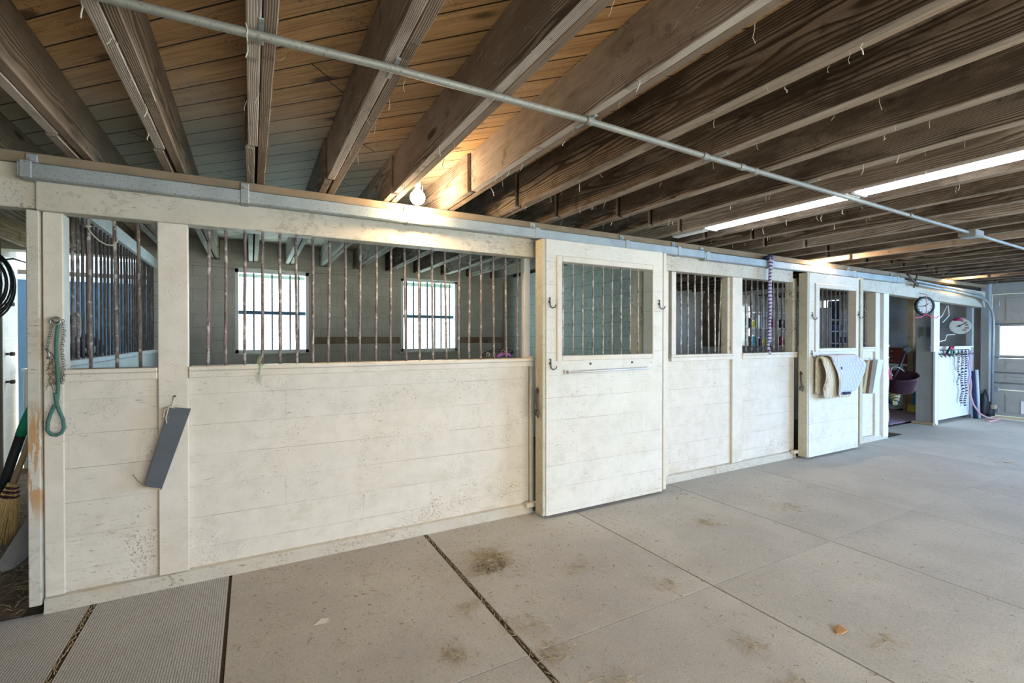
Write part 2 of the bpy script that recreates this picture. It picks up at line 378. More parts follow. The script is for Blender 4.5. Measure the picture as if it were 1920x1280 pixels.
M = dict(
 planks=mat_paint('cream painted planks', spacing=.1782, off=.005, dirt=1.15),
 door=mat_paint('cream painted door planks', base=(.72,.685,.605), spacing=.176, off=.03, dirt=.8),
 paint=mat_paint('cream paint', dirt=.7), cobpaint=mat_paint('cobwebbed cream paint', base=(.62,.58,.47), dirt=1.1, cob=1.0),
 endpost=mat_paint('worn end post paint', base=(.60,.56,.48), dirt=1.1, cob=.3, wear=1),
 plate=mat_plain('bare plate timber', (.27,.205,.135), .85, 0, .2, 9),
 base=mat_paint('grubby cream paint', base=(.55,.50,.41), dirt=1.3, cob=.25),
 beam=mat_paint('cream painted beam', base=(.57,.525,.44), dirt=1.1, cob=.45),
 edgewood=mat_paint('yellowed edge', base=(.56,.51,.38), dirt=1.0, cob=.35),
 stallwall=mat_paint('grey green stall boards', base=(.50,.53,.47), spacing=.152, off=.05, dirt=1.0, cob=.6, line=1.6),
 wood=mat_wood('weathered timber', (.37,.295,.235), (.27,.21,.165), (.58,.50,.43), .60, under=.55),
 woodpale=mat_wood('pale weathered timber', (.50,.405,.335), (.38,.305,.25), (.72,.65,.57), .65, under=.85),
 woodshaded=mat_wood('shade darkened timber', (.135,.098,.07), (.075,.055,.04), (.44,.36,.29), .50, dark=(.03,.022,.016), under=.95),  # the dim sides' shade is put into this wood's colour
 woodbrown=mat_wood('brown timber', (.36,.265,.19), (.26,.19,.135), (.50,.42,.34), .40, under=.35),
 stud=mat_wood('raw stud', (.50,.34,.18), (.40,.26,.13), (.55,.43,.28), .3),
 deck=mat_deck(), mat=mat_mat(), rib=mat_mat(True), dirt=mat_dirt(),
 block=mat_block('painted block wall', (.55,.52,.46), (.30,.29,.26), .40, .152, 'xz', .35),
 blockend=mat_block('painted end wall', (.50,.49,.46), (.33,.32,.30), .40, .20, 'yz', .5),
 blockblue=mat_block('block jamb', (.62,.63,.62), (.75,.75,.75), .40, .20, 'yz', .6, .1),
 blockdark=mat_block('bare block wall', (.36,.33,.29), (.26,.24,.21), .40, .20, 'yz', .5),
 galv=mat_metal('galvanised steel', (.39,.425,.425), .45, .55, .6, (.14,.13,.11)), conduit=mat_metal('dusty conduit', (.32,.32,.29), .5, .45, .65, (.16,.13,.10)),
 iron=mat_metal('dark iron', (.13,.11,.095), .55, .5, .3), bar=mat_bar(), barpale=mat_bar('painted bar', (.50,.45,.36), (.74,.70,.62), .7), bardark=mat_bar('dark bar', (.16,.15,.15), (.35,.34,.33), .35),
 chrome=mat_metal('grey painted steel', (.66,.68,.70), .35, .5, .25),
 glass=mat_glass(), white=mat_plain('white paint', (.78,.78,.76), .5), black=mat_plain('black plastic', (.022,.022,.025), .45),
 greyboard=mat_plain('slate grey board', (.10,.112,.125), .6, 0, .15, 9), rawend=mat_plain('raw board end', (.45,.36,.25), .8),
 twine=mat_plain('baling twine', (.55,.52,.42), .9), twineg=mat_plain('pale green twine', (.50,.60,.42), .9),
 greenrope=mat_rope('green rope', (.055,.145,.115), (.10,.21,.17), 90, 2, .4), purple=mat_rope('purple and white rope', (.055,.035,.14), (.52,.48,.60), 26, 2, .36),
 bwrope=mat_rope('black and white rope', (.03,.03,.06), (.72,.72,.75), 24, 2, .45), pink=mat_plain('pink rope', (.62,.36,.36), .85), lilac=mat_plain('lilac rope', (.50,.44,.66), .85),
 chain=mat_metal('chain', (.45,.43,.40), .35, .9, .2),
 padw=mat_quilt('pale blue grey quilting', (.58,.61,.66), 1/.062, .62), padc=mat_quilt('cream quilting', (.66,.58,.43), 1/.062, .62), fleece=mat_plain('fleece binding', (.80,.78,.73), .95),
 tube=mat_emit('fluorescent diffuser', (.92,.97,1.0), 9), bulb=mat_emit('warm bulb', (1.0,.86,.66), 60), 
 blue=mat_plain('blue paint', (.055,.12,.20), .6), bluew=mat_plain('pale blue white paint', (.62,.70,.78), .6),
 red=mat_plain('red lacquer', (.30,.055,.04), .45), brass=mat_metal('brass', (.80,.70,.45), .3, .8, .1), maroon=mat_plain('maroon plastic', (.040,.009,.025), .28, spec=.5),
 pinkp=mat_plain('pink plastic', (.62,.10,.17), .4), yellow=mat_plain('yellow', (.68,.55,.06), .6), teal=mat_plain('teal plastic', (.06,.25,.33), .4),
 green=mat_plain('green plastic', (.02,.33,.19), .4), straw=mat_plain('broom straw', (.58,.42,.19), .9, 0, .2, 60), handle=mat_plain('wooden handle', (.46,.34,.22), .6), steel=mat_metal('dull blade', (.30,.31,.32), .45, .8, .3),
 rubber=mat_plain('dark cable', (.02,.022,.025), .6), hay=mat_plain('hay', (.50,.39,.23), .95, 0, .25, 40), haydark=mat_plain('dark hay', (.24,.17,.10), .95, 0, .2, 40), leaf=mat_plain('dry leaf', (.50,.29,.14), .8), paper=mat_plain('paper', (.70,.64,.56), .9),
 dial=mat_plain('dial face', (.70,.67,.56), .6, 0, .08), clockface=mat_plain('clock face', (.50,.49,.44), .6, 0, .05), magenta=mat_plain('magenta', (.42,.02,.10), .6), navy=mat_plain('navy fabric', (.025,.035,.085), .85), glove=mat_rope('striped glove', (.50,.46,.20), (.10,.10,.09), 32, 2, .5), mauve=mat_plain('mauve fabric', (.42,.29,.36), .9), whitecloth=mat_plain('white cloth', (.75,.74,.74), .9), violet=mat_plain('violet webbing', (.30,.10,.35), .8), tan=mat_plain('tan board', (.44,.33,.20), .8),
 grass=mat_plain('sunlit yard', (.30,.36,.27), .95), gdoor=mat_paint('grey garage door paint', base=(.36,.355,.33), dirt=.9, cob=.3), pillar=mat_paint('grey painted post', base=(.36,.39,.40), dirt=.6, cob=.15), wpanel=mat_paint('white panel paint', base=(.80,.81,.82), dirt=.25),
 soffit=mat_plain('soffit', (.38,.46,.44), .7), gap=mat_plain('packed dirt', (.10,.075,.05), .95, 0, .3, 50),
)
SKY = 5.0; SKYC = (.82, .93, 1.0, 1); EXPO = 0.0; SUN = 28.0; BULB = (36, 46, 22)
LAMPS = {
 # unseen, assumed doorway behind the camera: fill lamp added, tilted up into the aisle
 'unseen_doorway_fill': ((2.2, -2.58, 1.0), (PI/2+.22, 0, 0), 4.4, 1.9, 158, (1.0, .94, .865)),
 # assumed second doorway and side door, unseen: lamps added to cool the far floor
 'unseen_far_doorway_fill': ((9.0, -2.58, 1.5), (PI/2-.75, 0, 0), 2.7, 1.6, 470, (.27, .54, 1.0)),
 'unseen_side_door_fill': ((11.55, -1.25, 1.4), (PI/2-.6, 0, PI/2), 2.3, 1.6, 300, (.30, .57, 1.0)),
 # daylight at the rear windows
 'window_daylight': ((.24, 7.0, 1.7), (-PI/2-.20, 0, 0), .9, 1.1, 60, (.60, .88, 1.0)),
 'window_daylight_2': ((2.3, 7.0, 1.7), (-PI/2-.20, 0, 0), .9, 1.1, 60, (.60, .88, 1.0)),
 'window_daylight_3': ((9.4, 7.0, 1.7), (-PI/2, 0, 0), .8, 1.0, 30, (.85, .94, 1.0)),
 'alley_daylight': ((-1.6, 7.6, 2.6), (-PI/4, 0, 0), 1.4, .8, 14, (.35, .62, 1.0)),
}
# ================================================================== SETTING
# floor slab under the mats, dirt alley at the left, yard outside
struct('floor', MB().box(-1.02, 11.9, -2.6, 7.0, -.20, -.012), M['gap'])
struct('floor_alley', MB().box(-3.6, -1.02, -2.6, 7.1, -.20, -.004), M['dirt'])
struct('floor_yard', MB().box(-14, 24, -14, -2.6, -.30, -.03).box(-14, 24, 7.1, 20, -.30, -.06).box(11.9, 24, -2.6, 7.1, -.30, -.03), M['grass'])
ceil = struct('ceiling', MB().box(-3.6, 11.9, -2.6, 7.0, 2.575, 2.615), M['deck'])

# rear wall with two window openings and the alley opening
BY = 6.65
wb = MB()
def wall_xz(mb, x0, x1, z0, z1, y0, y1, holes):
    xs = sorted({x0, x1, *[h[0] for h in holes], *[h[1] for h in holes]}); zs = sorted({z0, z1, *[h[2] for h in holes], *[h[3] for h in holes]})
    for i in range(len(xs)-1):
        for j in range(len(zs)-1):
            cx, cz = (xs[i]+xs[i+1])/2, (zs[j]+zs[j+1])/2
            if any(h[0] < cx < h[1] and h[2] < cz < h[3] for h in holes): continue
            mb.box(xs[i], xs[i+1], y0, y1, zs[j], zs[j+1])
W1 = (-.17, .657, 1.212, 2.25); W2 = (1.868, 2.725, 1.205, 2.26); W3 = (9.0, 9.75, 1.25, 2.15)
wall_xz(wb, -2.2, 11.5, -.1, 2.575, BY, BY+.2, [W1, W2, W3, (-2.2, -.99, -.1, 2.30)])
struct('wall_back', wb, M['block'])
struct('wall_left', MB().box(-3.6, -3.45, -2.6, BY, -.1, 2.575), M['blockdark'])
struct('wall_back_left', MB().box(-3.45, -2.2, BY, BY+.36, -.1, 2.575), M['blockdark'])
wf = MB(); wall_xz(wf, -3.6, 11.7, -.1, 2.575, -2.75, -2.6, [(.2, 4.8, -.1, 2.3), (7.6, 10.4, -.1, 2.3)])
struct('wall_front', wf, M['block'])
struct('trim_1', MB().box(-2.215, -2.195, BY+.005, BY+.36, 0, 2.23), M['blockblue'])
# end wall on the right: block return beside the garage door, opening to the yard in the tack room
we = MB()
def wall_yz(mb, y0, y1, z0, z1, x0, x1, holes):
    ys = sorted({y0, y1, *[h[0] for h in holes], *[h[1] for h in holes]}); zs = sorted({z0, z1, *[h[2] for h in holes], *[h[3] for h in holes]})
    for i in range(len(ys)-1):
        for j in range(len(zs)-1):
            cy, cz = (ys[i]+ys[i+1])/2, (zs[j]+zs[j+1])/2
            if any(h[0] < cy < h[1] and h[2] < cz < h[3] for h in holes): continue
            mb.box(x0, x1, ys[i], ys[i+1], zs[j], zs[j+1])
wall_yz(we, -2.6, BY+.2, -.1, 2.575, 11.5, 11.7, [(5.70, 6.12, .0, 2.26), (.30, 3.22, -.1, 2.17), (-2.45, -.05, -.1, 2.2)])
struct('wall_right', we, M['blockend'])
struct('trim_2', MB().box(-.95, 11.9, 7.0, 7.7, 2.36, 2.40).box(-.95, 11.9, 7.66, 7.7, 2.26, 2.42), M['soffit'])

def window(name, w, bars, panes_rail):
    x0, x1, z0, z1 = w; y = BY+.06
    fr = MB()
    for b in ((x0, x0+.035, z0, z1), (x1-.035, x1, z0, z1), (x0, x1, z0, z0+.04), (x0, x1, z1-.05, z1)):
        fr.box(b[0], b[1], BY+.002, y+.06, b[2], b[3])
    root = fr.build(name, M['white']); root['kind'] = 'structure'
    MB().bbox(x0+.035, x1-.035, y, y+.04, panes_rail-.022, panes_rail+.022).build('meeting_rail', M['blue'], root)
    MB().box(x0+.03, x1-.03, y+.045, y+.049, z0+.03, panes_rail).build('pane', M['glass'], root)
    MB().box(x0+.03, x1-.03, y+.03, y+.034, panes_rail, z1-.04).build('pane', M['glass'], root)
    for bx in bars: MB().tube([(bx, BY+.02, z0+.02), (bx, BY+.02, z1-.02)], .0105, 6).build('window_bar', M['bardark'], root)
    MB().bbox(x0-.04, x1+.04, BY-.03, BY+.002, z0-.03, z0).build('window_sill', M['block'], root)
    return root
window('window_1', W1, [.03, .135, .233, .335, .438, .54], 1.715)
window('window_2', W2, [1.954, 2.055, 2.158, 2.262, 2.376, 2.475, 2.609], 1.712)
window('window_3', W3, [9.2, 9.4, 9.6], 1.70)
# brown kick rail along the rear wall
struct('trim_3', MB().bbox(.70, 1.84, BY-.035, BY, 1.322, 1.412).bbox(2.76, 3.48, BY-.035, BY, 1.322, 1.412), M['woodbrown'])
struct('trim_4', MB().box(-.9, 8.2, BY-.04, BY, 2.245, 2.33), M['block'])

# rubber mats on the aisle floor: one thing each
def mat_rect(x0, x1, y0, y1, ribbed, label):
    g = .0045
    mb = MB().bbox(x0+g, x1-g, y0, y1, -.012, .0, .0015)
    solo('rubber_mat', mb, M['rib'] if ribbed else M['mat'], label, 'floor mat', ((x0+x1)/2, (y0+y1)/2, -.012), 'rubber mats covering the aisle floor')
cols = [(1.088, 2.281, 'first bay right of the wide dirt seam'), (2.281, 3.492, 'in front of the big sliding door'), (3.492, 4.69, 'just right of the big sliding door'), (4.69, 5.90, 'before the striped rope'), (5.90, 7.10, 'before the door with the saddle pads'), (7.10, 8.30, 'beside the purple feed tub'), (8.30, 9.50, 'at the tack room entrance'), (9.50, 11.45, 'against the garage door')]
mat_rect(-1.55, -.742, 1.60, 3.25, True, 'ribbed dark rubber mat at the far left, beyond the dirt seam')
mat_rect(-.722, -.115, 1.60, 3.25, True, 'narrow ribbed rubber mat under the hanging slate grey board')
mat_rect(-.108, 1.070, 1.7815, 3.25, False, 'smooth rubber mat under the long barred opening, left of the wide seam')
mat_rect(-.108, 1.070, -.05, 1.7785, False, 'smooth grey rubber mat nearest the camera at the bottom left centre')
for x0, x1, t in cols:
    mat_rect(x0, x1, 1.7815, 3.62 if x0 > 8 else 3.25, False, 'smooth rubber mat along the stall fronts, '+t)
    mat_rect(x0, x1, -.05, 1.7785, False, 'smooth rubber mat, camera side, '+t)

# dirt packed in the wide seams
def seam(name, x, y0, y1, w, label):
    mb = MB(); n = 60
    for i in range(n):
        y = y0+(y1-y0)*(i+random.random())/n; a = random.uniform(-.5, .5); l = random.uniform(.008, .022)
        mb.tube([(x+random.uniform(-w, w)*.5-l*math.sin(a), y-l*math.cos(a), -.003), (x+random.uniform(-w, w)*.5+l*math.sin(a), y+l*math.cos(a), .002)], .0018, 4)
    o = mb.build(name, M['hay']); tag(o, label, 'dirt', None, 'stuff')
seam('seam_chaff', 1.079, 1.2, 3.24, .016, 'chaff and dirt packed in the wide dark seam between two mats')
seam('seam_chaff', -.732, 2.2, 3.24, .018, 'chaff packed in the slanting seam between the two ribbed mats')

# ================================================================== CEILING JOISTS
JX = [-2.87, -2.46, -2.04, -1.63, -1.22, -.81, -.41, -.011, .392, .80, 1.223, 1.655, 2.06, 2.473, 2.883, 3.29, 3.70, 4.13, 4.56, 4.98, 5.40, 5.81, 6.22, 6.63, 7.04, 7.45, 7.86, 8.27, 8.68, 9.09, 9.50, 9.91, 10.32, 10.73, 11.14]
ordn = ['first','second','third','fourth','fifth','sixth','seventh','eighth','ninth','tenth','eleventh','twelfth','thirteenth','fourteenth','fifteenth','sixteenth','seventeenth','eighteenth','nineteenth','twentieth','twenty first','twenty second','twenty third','twenty fourth','twenty fifth','twenty sixth','twenty seventh','twenty eighth','twenty ninth','thirtieth','thirty first','thirty second','thirty third','thirty fourth','thirty fifth']
ends = {7: 2.62, 8: 2.95, 9: 3.02, 10: 2.75, 11: 2.90, 12: 3.0, 5: 2.9, 6: 2.88}
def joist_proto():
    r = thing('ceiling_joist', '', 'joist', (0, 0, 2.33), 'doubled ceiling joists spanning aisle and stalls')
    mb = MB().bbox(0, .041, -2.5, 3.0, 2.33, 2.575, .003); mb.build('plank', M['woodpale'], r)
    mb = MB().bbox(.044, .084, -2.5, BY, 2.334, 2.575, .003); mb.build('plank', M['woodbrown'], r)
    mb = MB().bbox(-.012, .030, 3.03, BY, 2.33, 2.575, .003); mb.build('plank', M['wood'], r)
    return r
jp = joist_proto()
def copy_tree(o, parent=None):
    c = o.copy(); COL.objects.link(c)
    if parent: c.parent = parent
    for ch in list(o.children): copy_tree(ch, c)
    return c
JL = {5: 'weathered doubled joist at the top left corner of the photo', 6: 'pale edged doubled joist, second at the top left above the galvanised rail', 7: 'doubled joist running straight up the photo, left of centre', 8: 'knotty doubled joist, first to the left of the glowing bulb', 9: 'broad pink grey doubled joist ending just left of the glowing bulb', 10: 'doubled joist with a cut end directly right of the glowing bulb', 11: 'big dark joist with flaking dust, next right of the bulb joists', 15: 'doubled joist just left of the fluorescent light', 16: 'doubled joist just right of the fluorescent light'}
for i, x in enumerate(JX):
    j = jp if i == 0 else copy_tree(jp)
    j.location = (x, 0, 2.33)
    if i in JL: j['label'] = JL[i]
    elif i < 5: j['label'] = 'dim doubled joist over the left alley, %s from the far left' % ordn[i]
    elif i < 15: j['label'] = 'dark doubled ceiling joist between bulb and fluorescent light, %s right of the bulb' % ordn[i-10]
    else: j['label'] = 'distant doubled ceiling joist, %s beyond the fluorescent light' % ordn[i-16]
    pl = sorted([c for c in j.children], key=lambda c: c.data.vertices[0].co.y)
    a = [c for c in j.children if c.data.materials[0].name == 'pale weathered timber'][0]
    b = [c for c in j.children if c.data.materials[0].name == 'weathered timber'][0]
    e = ends.get(i, 2.75+.35*random.random())
    a.scale.y = (e+2.5)/5.5; a.location.y = -2.5+2.5*a.scale.y
    b.scale.y = (BY-e-.03)/(BY-3.03); b.location.y = BY-BY*b.scale.y
    if i >= 11:  # joists beyond the bulb take the wood with painted shade
        k = 'woodshaded' if i not in (15, 19, 22) else 'wood'
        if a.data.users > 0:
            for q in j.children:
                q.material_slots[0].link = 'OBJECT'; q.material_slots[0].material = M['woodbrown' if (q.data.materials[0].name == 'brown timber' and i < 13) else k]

# ================================================================== STALL FRONTS
def bar_line(parent, xs, y, z0, z1, r=.0085, mat='bar', lean=.012):
    for x in xs:
        pts = []; a = random.uniform(-lean, lean); n = 7
        for k in range(n):
            t = k/(n-1); pts.append((x+a*(t-.5)+random.uniform(-.0012, .0012), y+random.uniform(-.001, .001), z0+(z1-z0)*t))
        MB().tube(pts, r, 8).build('bar', M[mat], parent)

HB = 2.042   # underside of the header
sa = thing('stall_front', 'cream stall front at the left with planks below and long barred opening above', 'stall front', (.5, 3.26, 0), 'stall fronts along the aisle')
MB().bbox(-.93, 1.955, 3.262, 3.302, .03, 1.20).build('plank_panel', M['planks'], sa)
MB().bbox(-.983, -.934, 3.236, 3.33, .045, 2.042).build('end_post', M['endpost'], sa)
MB().bbox(-.927, -.849, 3.255, 3.36, .03, 2.042).build('post', M['paint'], sa)
MB().bbox(-.453, -.313, 3.236, 3.262, .075, 2.042).bbox(-.453, -.318, 3.262, 3.345, 1.19, 2.042).build('post', M['paint'], sa)
MB().bbox(-.942, 2.00, 3.222, 3.33, HB, 2.25).build('header_beam', M['beam'], sa)
MB().bbox(1.935, 1.992, 3.30, 3.36, 1.19, 2.05).build('post', M['paint'], sa)
MB().bbox(1.958, 1.99, 3.24, 3.30, .03, 1.25).build('jamb', M['paint'], sa)
for x0, x1 in ((-.849, -.455), (-.311, 1.985)):
    MB().bbox(x0, x1, 3.226, 3.262, 1.172, 1.212).bbox(x0, x1, 3.220, 3.375, 1.213, 1.236).build('sill', M['paint'], sa)
MB().poly([(-.925, 3.228, 0), (-.925, 3.262, 0), (-.925, 3.262, .078), (-.925, 3.240, .070)], (2.90, 0, 0)).build('baseboard', M['base'], sa)
MB().bbox(1.90, 1.992, 3.195, 3.24, .055, .09).build('door_guide', M['paint'], sa)
bar_line(sa, [-.762, -.652, -.549], 3.335, 1.23, 2.05)
bar_line(sa, [-.221, -.134, -.034, .062, .16, .256, .354, .453, .558, .652, .763, .863, .967, 1.069, 1.17, 1.274, 1.381, 1.469, 1.564, 1.675, 1.785, 1.893], 3.335, 1.23, 2.05)

sb = thing('stall_front', 'cream stall front in the middle, right of the big sliding door, with two barred openings', 'stall front', (4.5, 3.26, 0), 'stall fronts along the aisle')
MB().bbox(3.42, 5.60, 3.262, 3.302, .03, 1.20).build('plank_panel', M['planks'], sb)
MB().bbox(3.272, 3.312, 3.085, 3.22, .02, 2.17).build('door_stop', M['paint'], sb)
MB().bbox(3.30, 3.42, 3.25, 3.36, .03, 2.042).build('post', M['cobpaint'], sb)
MB().bbox(3.42, 3.50, 3.235, 3.262, .075, 2.042).build('casing', M['paint'], sb)
MB().bbox(3.56, 3.62, 3.25, 3.36, 1.20, 2.042).build('post', M['paint'], sb)
MB().bbox(4.445, 4.607, 3.236, 3.262, .075, 2.042).build('casing', M['paint'], sb)
MB().bbox(4.40, 4.60, 3.263, 3.345, 1.20, 2.042).build('post', M['cobpaint'], sb)
MB().bbox(3.30, 5.50, 3.222, 3.33, HB, 2.25).build('header_beam', M['beam'], sb)
MB().bbox(5.57, 5.66, 3.262, 3.36, 1.19, 2.10).build('post', M['cobpaint'], sb)
for x0, x1 in ((3.53, 4.45), (4.60, 5.62)):
    MB().bbox(x0, x1, 3.226, 3.262, 1.172, 1.212).bbox(x0, x1, 3.220, 3.375, 1.213, 1.236).build('sill', M['paint'], sb)
MB().poly([(3.42, 3.228, 0), (3.42, 3.262, 0), (3.42, 3.262, .078), (3.42, 3.240, .070)], (2.17, 0, 0)).build('baseboard', M['base'], sb)
MB().bbox(5.50, 5.60, 3.195, 3.24, .055, .09).build('door_guide', M['paint'], sb)
bar_line(sb, [3.68, 3.781, 3.88, 3.985, 4.083, 4.188, 4.29], 3.335, 1.23, 2.05, .0085, 'barpale')
bar_line(sb, [4.37], 3.335, 1.23, 2.05, .0085, 'barpale', .05)
bar_line(sb, [4.803, 4.906, 5.011, 5.108, 5.218, 5.309, 5.391, 5.484], 3.335, 1.23, 2.05)

sc3 = thing('stall_front', 'narrow white stall front right of the door with saddle pads', 'stall front', (7.2, 3.26, 0), 'stall fronts along the aisle')
MB().bbox(6.72, 7.86, 3.262, 3.302, .03, 1.25).build('plank_panel', M['planks'], sc3)
MB().bbox(6.745, 6.815, 3.10, 3.22, .05, 2.16).build('door_stop', M['edgewood'], sc3)
MB().bbox(7.44, 7.56, 3.235, 3.345, .05, 2.016).build('post', M['paint'], sc3)
MB().bbox(7.62, 7.76, 3.215, 3.345, .03, 2.012).build('post', M['wpanel'], sc3)
MB().bbox(6.85, 7.45, 3.226, 3.262, 1.215, 1.255).bbox(6.85, 7.45, 3.220, 3.375, 1.256, 1.279).build('sill', M['paint'], sc3)
MB().poly([(6.84, 3.228, 0), (6.84, 3.262, 0), (6.84, 3.262, .078), (6.84, 3.240, .070)], (.95, 0, 0)).build('baseboard', M['base'], sc3)
bar_line(sc3, [7.0, 7.1, 7.2, 7.30, 7.386, 7.472], 3.335, 1.27, 2.05)

hb = MB(); 
for (xa, xb, za, zb) in ((6.80, 11.2, 2.035, 1.925),):
    hb.poly([(xa, 3.222, za), (xb, 3.222, zb), (xb, 3.222, 2.20), (xa, 3.222, 2.25)], (0, .11, 0))
solo('header_beam', hb, M['beam'], 'long white header beam over the tack room entrance and clock', 'beam', (9, 3.26, 2.0))
solo('header_beam', MB().bbox(-3.4, -.944, 3.245, 3.34, 2.05, 2.27), M['beam'], 'cream header beam over the alley at the far left, butted to the stall header', 'beam', (-2, 3.29, 2.05))
solo('top_plate', MB().bbox(-3.4, 11.3, 3.236, 3.36, 2.272, 2.328), M['plate'], 'unpainted brown top plate lying on the headers, behind the galvanised rail', 'beam', (4, 3.3, 2.272))

# ------------------------------------------------------------------ sliding doors
def hook(parent, x, y, z, s=1.0):
    MB().tube([(x, y, z+.045*s), (x, y-.012, z+.046*s), (x, y-.014, z+.01*s), (x, y-.016, z-.02*s), (x+.012*s, y-.028, z-.036*s), (x+.028*s, y-.04, z-.028*s), (x+.034*s, y-.045, z-.008*s)], .0048*s, 6).tube([(x, y+.002, z+.012), (x, y-.008, z+.012)], .009*s, 8).build('coat_hook', M['iron'], parent)
def sliding_door(name, label, x0, x1, yf, yb, z0, z1, win, frame, bars, barmat):
    d = thing(name, label, 'stall door', ((x0+x1)/2, (yf+yb)/2, z0), 'sliding stall doors')
    wx0, wx1, wz0, wz1 = win
    pn = MB(); wall_xz(pn, x0+.03, x1, z0, z1, yf, yb-.012, [win])
    pn.build('door_panel', M['door'], d)
    MB().bbox(x0, x0+.03, yf+.004, yb, z0, z1).build('edge_board', M['edgewood'], d)
    fx0, fx1, fz0, fz1 = frame; t = .014
    fr = MB().bbox(fx0, wx0, yf-t, yf, fz0, fz1).bbox(wx1, fx1, yf-t, yf, fz0, fz1).bbox(wx0, wx1, yf-t, yf, wz1, fz1).bbox(wx0, wx1, yf-t, yf, fz0, wz0)
    fr.build('window_frame', M['paint'], d)
    for x in bars:
        MB().tube([(x, yf+.035, wz0-.01), (x+random.uniform(-.002,.002), yf+.035, (wz0+wz1)/2), (x, yf+.035, wz1+.01)], .0075, 8).build('bar', M[barmat], d)
    # eye and hasp on the edge
    MB().tube([(x0-.004, yf+.075, 1.03-.02), (x0-.012, yf+.07, 1.0)], .007, 6).lathe((x0-.002, yf+.07, .985), (-1,0,0), [(.016,0),(.016,.006)], 12).build('staple', M['iron'], d)
    MB().tube([(x0-.014, yf+.07, 1.0), (x0-.016, yf+.068, .93), (x0-.016, yf+.06, .86), (x0-.018, yf+.035, .83), (x0-.018, yf+.045, .785), (x0-.018, yf+.075, .80), (x0-.016, yf+.07, .845)], .008, 8).build('latch_hook', M['iron'], d)
    return d
d1 = sliding_door('sliding_door', 'large cream sliding stall door with a square barred window and a grey towel bar', 1.961, 3.234, 3.06, 3.172, .022, 2.165, (2.134, 3.10, 1.26, 1.998), (2.087, 3.117, 1.219, 2.042), [2.172, 2.27, 2.367, 2.471, 2.579, 2.677, 2.777, 2.879, 2.972], 'barpale')
for hx, hz in ((2.018, 1.665), (2.025, 1.19), (3.185, 1.69)): hook(d1, hx, 3.06, hz)
tb = MB().tube([(2.18, 3.035, 1.128), (3.045, 3.03, 1.136)], .0095, 10).tube([(2.195, 3.06, 1.128), (2.195, 3.03, 1.128)], .014, 8).tube([(3.03, 3.06, 1.136), (3.03, 3.03, 1.136)], .012, 8).bbox(2.155, 2.165, 3.045, 3.06, 1.115, 1.15)
tb.build('towel_bar', M['chrome'], d1)
for hx in (2.42, 2.87): MB().lathe((hx, 3.062, 1.19), (0,-1,0), [(.012,0),(.008,.01)], 10).build('bolt', M['iron'], d1)
d2 = sliding_door('sliding_door', 'smaller sliding stall door with quilted saddle pads hanging below its barred window', 5.582, 6.70, 3.10, 3.205, .022, 2.15, (5.80, 6.612, 1.277, 1.985), (5.722, 6.645, 1.236, 2.035), [5.85, 5.945, 6.04, 6.135, 6.23, 6.325, 6.42, 6.515], 'bardark')
for hx, hz in ((5.66, 1.645), (5.655, 1.205), (6.68, 1.68)): hook(d2, hx, 3.10, hz)
MB().tube([(5.72, 3.03, 1.13), (6.62, 3.03, 1.13)], .010, 8).tube([(5.74, 3.10, 1.13), (5.74, 3.03, 1.13)], .010, 8).tube([(6.60, 3.10, 1.13), (6.60, 3.03, 1.13)], .010, 8).build('towel_bar', M['iron'], d2)

# ------------------------------------------------------------------ galvanised door track with brackets
def track(x0, x1, z, label, br):
    t = thing('door_track', label, 'door rail', ((x0+x1)/2, 3.19, z), 'galvanised sliding door rails')
    y0, y1 = 3.150, 3.212
    MB().poly([(x0, y0, z-.034), (x0, y0, z+.030), (x0, y0+.012, z+.038), (x0, y1, z+.038), (x0, y1, z-.040), (x0, y1-.02, z-.040), (x0, y1-.02, z-.036), (x0, y0+.02, z-.036), (x0, y0+.02, z-.042), (x0, y0+.006, z-.042)], (x1-x0, 0, 0)).build('rail', M['galv'], t)
    for x in br:
        MB().bbox(x-.022, x+.022, y0-.006, y1+.026, z-.044, z+.041, .003).bbox(x-.022, x+.022, 3.222, 3.236, z+.03, z+.095, .003).tube([(x, 3.224, z+.068), (x, 3.212, z+.068)], .009, 6).build('bracket', M['galv'], t)
    return t
track(-.985, 3.90, 2.222, 'long galvanised door rail over the left stall and big sliding door', [-.955, -.03, .95, 1.97, 2.90, 3.55])
track(3.905, 8.05, 2.210, 'galvanised door rail at the right, over the smaller sliding door', [3.95, 5.0, 6.15, 6.72, 7.85])
# ================================================================== PARTITIONS
pl = thing('stall_partition', 'low white wall topped by a row of iron bars, dividing stall from the left alley', 'partition', (-.93, 5, 0))
MB().bbox(-.985, -.92, 3.37, BY, 0, 1.235).build('plank_panel', M['wpanel'], pl)
MB().bbox(-1.0, -.90, 3.37, BY, 1.235, 1.27).build('sill', M['wpanel'], pl)
MB().bbox(-.985, -.905, 3.37, BY, 2.17, 2.27).build('top_rail', M['wpanel'], pl)
MB().bbox(-.985, -.90, 6.52, BY, 1.27, 2.17).build('post', M['stallwall'], pl)
for k in range(30):
    y = 3.46+k*.102
    MB().tube([(-.94, y, 1.26), (-.94+random.uniform(-.004,.004), y, 1.7), (-.94, y, 2.18)], .0085, 6).build('bar', M['bar' if k < 5 else 'bardark'], pl)
pm = thing('stall_partition', 'solid grey green plank wall between the two stalls, seen through the big sliding door', 'partition', (3.55, 5, 0))
MB().bbox(3.50, 3.55, 3.37, BY, 0, 2.32).build('plank_panel', M['stallwall'], pm)
MB().bbox(3.22, 3.36, 3.372, 3.45, 0, 2.3).build('post', M['cobpaint'], pm)
MB().bbox(3.36, 3.50, 3.372, 3.41, 0, 2.3).build('return_panel', M['stallwall'], pm)
pr = thing('stall_partition', 'plank and iron bar partition between right stall and tack room', 'partition', (8.2, 5, 0))
